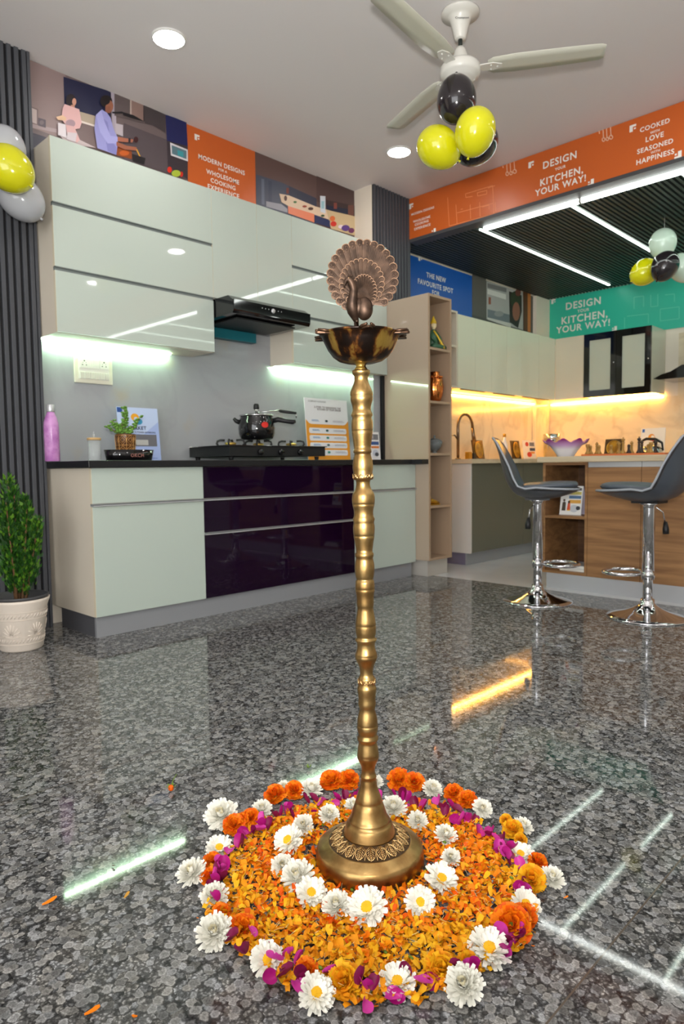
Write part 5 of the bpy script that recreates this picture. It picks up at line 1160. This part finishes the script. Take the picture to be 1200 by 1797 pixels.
# tail: three stepped fans of feathers
tail = MB()
ORG = (632, 712)
def fan(cx, cy, rx, ry, a0, a1, n_, y_, core, eye=True, rim=.0012):
    O = Vector((U(*ORG)[0], y_, U(*ORG)[1])); C = Vector((U(cx, cy)[0], y_, U(cx, cy)[1])); rx *= K; ry *= K
    da = (a1-a0)/(n_-1); EP = [C+Vector((rx*cos(a0+da*i), 0, ry*sin(a0+da*i))) for i in range(-1, n_+1)]
    for i in range(n_):
        P0 = EP[i+1]; dn = P0-O; L_ = dn.length; dn = dn/L_; s = Vector((dn.z, 0, -dn.x)); hwid = (EP[i+2]-EP[i]).length*.25*1.05
        tip_c = P0-dn*hwid*.9; Lc = (tip_c-O).length; rows = []; NS = 7
        for j in range(NS+1):
            f = core+(1-core)*j/NS
            for q_ in (-1, -.5, 0, .5, 1): rows.append(O+dn*(Lc*f)+s*(hwid*f*q_)+Vector((0, -.0007*(1-q_*q_), 0)))
        for k in range(1, 4):
            a = pi/2*k/3.3
            for q_ in (-1, -.5, 0, .5, 1): rows.append(tip_c+dn*(hwid*sin(a))+s*(hwid*cos(a)*q_)+Vector((0, -.0007*(1-q_*q_), 0)))
        fs = [(j*5+k, j*5+k+1, j*5+k+6, j*5+k+5) for j in range(NS+3) for k in range(4)]
        tail.add(rows, fs, 0, True)
        tail.tube([tip_c+s*(hwid*cos(t_))+dn*(hwid*sin(t_))+Vector((0,-.0006,0)) for t_ in [-.35+(pi+.7)*k/9 for k in range(10)]], rim*.7, 5, mi=1)
        for sg in (-1, 0, 1):
            for w_ in ((.28, .62) if sg else (0,)):
                tail.tube([O+dn*(Lc*core)+s*(sg*hwid*core*w_)+Vector((0,-.0009,0)), tip_c+dn*(hwid*(.55-.5*w_))+s*(sg*hwid*w_)+Vector((0,-.0009,0))], .00028, 4, mi=0)
        if eye:
            e_ = tip_c+Vector((0,-.0010,0)); tail.tube([e_+s*(hwid*.42*cos(t_))+dn*(hwid*.68*sin(t_)) for t_ in [2*pi*k/10 for k in range(10)]], .0005, 4, closed=True, mi=2)
            tail.ball(e_, (hwid*.2, .0006, hwid*.2), 2, 6, 4)
def plate(cx, cy, rx, ry, a0, a1, y_, th, extra):
    C = U(cx, cy); pts = []
    for i in range(41): a = a0+(a1-a0)*i/40; pts.append((C[0]+rx*K*.95*cos(a), C[1]+ry*K*.95*sin(a)))
    pts += [U(*q) for q in extra]
    O = U(*ORG); n0 = len(tail.v)
    # star-shaped about the feather root: two skins and an edge
    for yy in (y_, y_+th): tail.v += [Vector((O[0], yy, O[1]))]+[Vector((p[0], yy, p[1])) for p in pts]
    k = len(pts)
    for i in range(k):
        a, b = n0+1+i, n0+1+(i+1) % k; c, d = a+k+1, b+k+1
        for f in ([n0, a, b], [n0+k+1, d, c], [a, c, d, b]): tail.f.append(f); tail.m.append(0); tail.sm.append(False)
plate(645, 460, 338, 350, radians(232), radians(-47), .0035, .003, [(850, 695), (790, 695), (740, 745), (700, 800), (600, 810), (520, 745), (440, 740)])
fan(645, 460, 338, 350, radians(233), radians(-45), 23, .0028, .30)
plate(636, 520, 213, 225, radians(222), radians(-45), .0000, .0034, [(770, 705), (730, 760), (640, 800), (540, 760)])
fan(636, 520, 213, 225, radians(224), radians(-42), 21, -.0006, .25, eye=False, rim=.0014)
plate(655, 610, 122, 160, radians(175), radians(-30), -.0036, .0036, [(740, 740), (680, 790), (590, 780), (540, 700)])
fan(655, 610, 122, 160, radians(175), radians(-30), 17, -.0042, .1, eye=False, rim=.0012)
tail.build('tail_fan', [BRASSD, mat('worn_copper_edge', (124, 98, 78), .42, .8), mat('feather_eye', (52, 38, 30), .5, .7)], lamp)
# lamp lean and turn
lamp.location = (LX, LY, 0)
lamp.rotation_mode = 'XYZ'; lamp.rotation_euler = (0, 0, YAW)
lamp.matrix_basis = Matrix.Translation((LX, LY, 0)) @ Matrix.Rotation(.0078, 4, Vector((-fw.x, -fw.y, 0)).normalized()*1.0) @ Matrix.Rotation(YAW, 4, 'Z')

# ------------------------------------------------------------------ flower carpet
FC = Vector((-.885, .975, 0)); FR = .315
MO = [mat('marigold_orange', (240, 128, 14), .55), mat('marigold_deep', (232, 96, 10), .55), mat('marigold_yellow', (240, 180, 30), .55), mat('marigold_gold', (238, 154, 22), .55), mat('pale_thread', (240, 222, 160), .6), mat('calyx_green', (110, 140, 50), .6)]
for m_i in MO: m_i.node_tree.nodes['Principled BSDF'].inputs['Specular IOR Level'].default_value = .25
carp = MB(); RP = random.Random(21)
n_p = 0
def in_carpet(x_, y_): return (x_-FC.x)**2+(y_-FC.y)**2 < FR**2
while n_p < 7000:
    a = RP.uniform(0, 2*pi); r_ = sqrt(RP.random())*FR*(1+.02*sin(5*a)); x_, y_ = FC.x+r_*cos(a), FC.y+r_*sin(a)
    dl = sqrt((x_-LX)**2+(y_-LY)**2)
    if dl < .112 or (dl < .15 and RP.random() < .4): continue
    n_p += 1
    # colours lie in loose drifts: orange near the lamp and in the front, yellow further out
    g_ = sin(x_*23+1.3)*sin(y_*19+.4)+.5*sin(x_*41)*sin(y_*37)
    yel = (dl-.16)*4+g_*.35+RP.uniform(-.5, .5)
    mi = (2 if RP.random() < .55 else 3) if yel > .18 else (0 if RP.random() < .6 else (1 if RP.random() < .55 else 3))
    k = RP.random()
    z_ = .001+RP.random()**1.3*(.016 if dl > .14 else .006)
    if k < .16: carp.tube([(x_, y_, z_+.004), (x_+RP.uniform(-.012, .012), y_+RP.uniform(-.012, .012), z_+RP.uniform(.0, .012))], .0004, 3, mi=4, caps=False)
    elif k < .172: carp.ball((x_, y_, z_+.003), (RP.uniform(.003, .006), .003, .0025), 5, 7, 5)
    else: 
        sz = RP.uniform(.010, .0185); 
        carp.petal((x_, y_, z_), RP.uniform(0, 2*pi), RP.uniform(-.35, 1.0), sz, sz*RP.uniform(.5, .85), RP.uniform(-1.8, 1.6), RP.uniform(-.5, .6), mi, tip=.75, wav=.10, nseg=3)
tag(carp.build('marigold_petals', MO), 'carpet of loose orange and yellow marigold petals around the brass lamp', 'flower petals', kind='stuff')

WPET = mat('white_petal', (246, 244, 232), .55, sss=0); CEN = mat('daisy_centre', (250, 190, 20), .6, bump=.5, bscale=500); CRM = mat('cream_petal', (246, 238, 208), .55)
def chrys(seed, daisy):
    rr = random.Random(seed); t = thing('chrysanthemum', '', 'flower', (0,0,0)); m_ = MB()
    layers = [(24, .05, .98, .3), (23, .28, .95, .4), (21, .5, .88, .45), (18, .75, .78, .5), (14, 1.0, .68, .5), (11, 1.25, .6, .4)] if not daisy else [(22, .02, 1.0, .2), (21, .18, .96, .25), (19, .36, .86, .3), (14, .58, .66, .35)]
    for li, (n_, el, ln, cu) in enumerate(layers):
        for k in range(n_):
            a = 2*pi*(k+rr.uniform(-.3, .3))/n_+li*.17; l_ = ln*rr.uniform(.86, 1.08)
            m_.petal((cos(a)*.10, sin(a)*.10, .12+.04*li), a, el+rr.uniform(-.12, .12), l_, .25 if daisy else .24, cu+rr.uniform(-.2, .4), rr.uniform(.15, .6), 0 if li < 5 else 1, tip=.7, wav=.05)
    m_.build('petals', [WPET, CRM], t)
    if daisy:
        c_ = MB(); c_.lathe([(.24, .20), (.33, .28), (.31, .38), (.22, .44), (.1, .46), (0, .46)], n=20)
        for k in range(60):
            a = rr.uniform(0, 2*pi); r_ = sqrt(rr.random())*.3; c_.ball((r_*cos(a), r_*sin(a), .38+.09*(1-r_/.3)), .035, 0, 5, 4)
        c_.build('flower_centre', CEN, t)
    else:
        c_ = MB()
        for k in range(14): a = rr.uniform(0, 2*pi); c_.petal((.05*cos(a), .05*sin(a), .3), a, 1.4, .52, .2, .5, .5, 0)
        c_.build('inner_petals', WPET, t)
    g = MB(); g.lathe([(.10, .0), (.2, .05), (.16, .13)], n=10); g.build('calyx', MO[5], t)
    return t
def marigold(seed, mi):
    rr = random.Random(seed); t = thing('marigold', '', 'flower', (0,0,0)); m_ = MB()
    for li, (n_, el, ln) in enumerate([(17, .05, .92), (17, .3, .95), (16, .55, .95), (14, .8, .92), (12, 1.05, .88), (9, 1.25, .84), (6, 1.45, .8)]):
        for k in range(n_):
            a = 2*pi*(k+rr.uniform(-.35, .35))/n_+li*.2
            m_.petal((cos(a)*.1, sin(a)*.1, .1), a, el+rr.uniform(-.1, .1), ln*rr.uniform(.85, 1.08), .42, rr.uniform(-.5, .3), rr.uniform(-.5, .6), (li+k+rr.randint(0, 1)) % 2, tip=1.0, wav=.14)
    m_.build('petals', [MO[mi], MO[1 if mi == 0 else 3]], t)
    g = MB(); g.lathe([(.08, -.02), (.22, .03), (.28, .16), (.2, .24)], n=12); g.build('calyx', MO[5], t)
    return t
PF = {}
def clock(p):
    d = Vector((p[0]-FC.x, p[1]-FC.y)); q = Vector((d.x*cos(YAW)+d.y*sin(YAW), -d.x*sin(YAW)+d.y*cos(YAW)))
    h_ = (90-math.degrees(atan2(q.y, q.x))) % 360
    names = ['twelve', 'one', 'two', 'three', 'four', 'five', 'six', 'seven', 'eight', 'nine', 'ten', 'eleven']
    k = int((h_+7.5)//15) % 24
    return (names[k//2]+" o'clock") if k % 2 == 0 else ('half past '+names[k//2]), h_, d.length
USED = {}; FPOS = []
def flower(kind, px, py, rpx, tilt=None):
    z_ = .022 if kind != 'm' else .02
    p = at('z', z_, px, py); D_ = (p-CAMP).dot(fw); rad = rpx*D_/F_PX*(1.06 if kind in 'cd' else 1.04)
    seed = R.randint(0, 2); key = (kind, seed)
    if key not in PF:
        t = chrys(seed+10, kind == 'd') if kind in 'cd' else marigold(seed+30, 0 if kind == 'o' else 2); PF[key] = t
    else: t = copy_tree(PF[key])
    inside = (Vector((p.x, p.y))-Vector((LX, LY))).length < .235
    lift = .010 if inside else .001
    t.scale = (rad,)*3
    # lay the blooms tipped towards the viewer side or outward
    tl = R.uniform(.3, .75); az = R.uniform(-.6, .6)+YAW-pi/2
    if tilt is not None: tl = tilt
    ax_ = Vector((-sin(az), cos(az), 0)); q = Matrix.Rotation(tl, 3, ax_) @ Matrix.Rotation(R.uniform(0, 6.28), 3, 'Z')
    t.rotation_euler = q.to_euler()
    t.location = (p.x, p.y, lift+rad*sin(tl)*.45+.002)
    c_, h_, dl = clock(p)
    nm = {'c': 'full white chrysanthemum', 'd': 'white chrysanthemum with yellow centre', 'o': 'orange marigold bloom', 'y': 'golden yellow marigold bloom'}[kind]
    ring = 'inner ring' if inside and kind in 'cd' else 'outer ring'
    FPOS.append((p.x, p.y, rad))
    lab = '%s at %s in the %s' % (nm, c_, ring)
    k_ = USED.get(lab, 0); USED[lab] = k_+1
    if k_: lab = 'second '+lab if k_ == 1 else 'third '+lab
    t['label'] = lab; t['category'] = 'flower'; t['group'] = {'c': 'white chrysanthemums', 'd': 'white chrysanthemums', 'o': 'marigold blooms', 'y': 'marigold blooms'}[kind]+' of the flower carpet'
FL = """c 390 1428 28;c 460 1413 17;c 545 1380 19;c 757 1379 17;c 845 1413 17;c 820 1390 12;c 916 1443 17;d 913 1492 22;c 968 1533 21;d 920 1579 25;d 857 1657 35;c 816 1721 33;d 697 1713 31;d 553 1734 31;d 469 1675 28;c 377 1630 31;c 376 1566 24;c 338 1525 25;d 384 1481 22;c 592 1357 14;c 498 1375 13;c 660 1365 12;
d 508 1477 25;c 495 1518 19;c 524 1541 29;d 545 1568 26;c 591 1589 25;d 646 1596 33;d 737 1584 25;d 773 1544 28;c 791 1503 16;c 781 1465 19;c 732 1440 17;c 690 1419 22;c 576 1430 18;c 533 1448 18;c 620 1414 16;
o 440 1428 17;o 410 1441 19;o 424 1434 15;o 483 1389 19;o 515 1382 17;o 582 1365 20;o 612 1364 19;o 700 1365 20;o 726 1368 18;o 797 1386 17;o 820 1397 17;y 900 1448 18;y 888 1430 11;y 913 1463 11;o 942 1503 17;y 932 1535 24;o 897 1617 33;o 918 1600 24;y 820 1681 21;y 773 1692 29;y 605 1712 30;o 537 1694 22;o 425 1618 24;o 373 1502 16;o 367 1528 16;o 388 1592 17;y 818 1707 14"""
for q in FL.replace('\n', '').split(';'):
    k, a, b, c = q.split(); flower(k, float(a), float(b), float(c))
# magenta rose petals
ROSE = [mat('rose_magenta', (172, 16, 118), .5), mat('rose_deep', (122, 8, 66), .5), mat('rose_pink', (206, 60, 158), .5)]
RP = random.Random(44); rp = []
for v_ in range(6):
    m_ = MB(); L_, W_ = .030, .026; n_ = 6; vs = []; fs = []; cu = RP.uniform(.4, 1.3)
    for i in range(n_+1):
        f = i/n_; w_ = W_*.5*(sin(pi*(.12+.80*f))**.6)
        for j in range(5):
            s_ = -1+j*.5; vs.append(Vector((L_*f*cos(cu*f*.4), w_*s_, .004+L_*f*sin(cu*f*.55)*.7+.8*w_*s_*s_+RP.uniform(-.0008, .0008))))
    for i in range(n_):
        for k in range(4): a = i*5+k; fs.append((a, a+1, a+6, a+5))
    m_.add(vs, fs, 0, True); o = m_.build('rose_petal', ROSE[v_ % 3]); tag(o, 'loose magenta rose petal in the ring just inside the outer flowers', 'rose petal', 'magenta rose petals in the flower carpet'); rp.append(o)
spots = []
for k in range(230):
    a = 2*pi*k/230+RP.uniform(-.05, .05); c_ = .55+.45*max(0, sin(a*13+1))
    if RP.random() > c_: continue
    r_ = FR-.012+RP.uniform(-.024, .018); x_, y_ = FC.x+r_*cos(a), FC.y+r_*sin(a)
    if any((x_-q[0])**2+(y_-q[1])**2 < (q[2]*.72)**2 for q in FPOS): continue
    spots.append((x_, y_, .006+RP.random()*.016))
for i, s_ in enumerate(spots):
    o = rp[i] if i < 6 else rp[i % 6].copy()
    if i >= 6: COL.objects.link(o)
    o.location = s_; o.rotation_euler = (RP.uniform(-1.0, 1.0), RP.uniform(-1.1, .4), RP.uniform(0, 6.28)); k = RP.uniform(.7, 1.0); o.scale = (k, k, k)
    cl_ = clock(s_)[0]; o['label'] = 'loose magenta rose petal in the carpet ring near '+cl_; o['group'] = 'magenta rose petals near '+cl_
# stray bits on the floor
def stray(px, py, c, ln, label, az, cat='petal'):
    p = at('z', .002, px, py); m_ = MB(); m_.petal((0,0,.001), 0, .1, ln, ln*.45, .5, .3, 0, wav=.05); o = m_.build('stray_petal', c); o.location = p; o.rotation_euler = (0, 0, az); tag(o, label, cat)
stray(74, 1589, MO[0], .028, 'stray orange petal on the granite at the far left', .5+YAW)
stray(148, 1782, MO[0], .024, 'stray orange petal near the bottom left corner', .4+YAW)
stray(156, 1776, MO[1], .014, 'small stray orange petal beside the bottom left one', 1.2)
stray(232, 1782, MO[0], .014, 'stray orange petal at the bottom, right of the corner pair', 0)
stray(345, 1611, MO[0], .007, 'tiny orange petal crumb left of the flower carpet', 0)
stray(932, 1660, MO[0], .007, 'tiny orange crumb right of the big daisy at the carpet edge', 0)
stray(989, 1577, MO[0], .010, 'tiny orange petal fragment right of the carpet', 1)
stray(218, 1577, mat('dry_petal', (190, 140, 50), .7), .016, 'dry curled petal on the granite between lamp reflection and carpet', 2)
stray(197, 1519, flat((90, 50, 40)), .010, 'tiny dark brown bit on the light reflection at left', 0)
p = at('z', .002, 300, 1388); t = thing('flower_bud', 'small fallen orange and green flower bud on the floor behind the carpet', 'flower bud', p)
m_ = MB(); m_.ball(p+Vector((0,0,.008)), (.008, .007, .008), 0, 10, 7); m_.build('bud', MO[1], t)
m_ = MB()
for k in range(6): m_.petal(p+Vector((0,0,.006)), k*1.05, .4, .016, .005, .4, .2, 0)
m_.tube([p+Vector((0,0,.01)), p+Vector((-.012, .016, .022)), p+Vector((-.02, .03, .028))], [.0015, .001, .001], 5); m_.build('stalk', MO[5], t)
p = at('z', .002, 541, 1349); m_ = MB()
for k in range(5): m_.petal(p+Vector((0,0,.002)), k*1.3, .5, .012, .004, .6, .2, 0)
tag(m_.build('green_sprig', MO[5]), 'tiny green sprig on the floor behind the carpet', 'sprig')
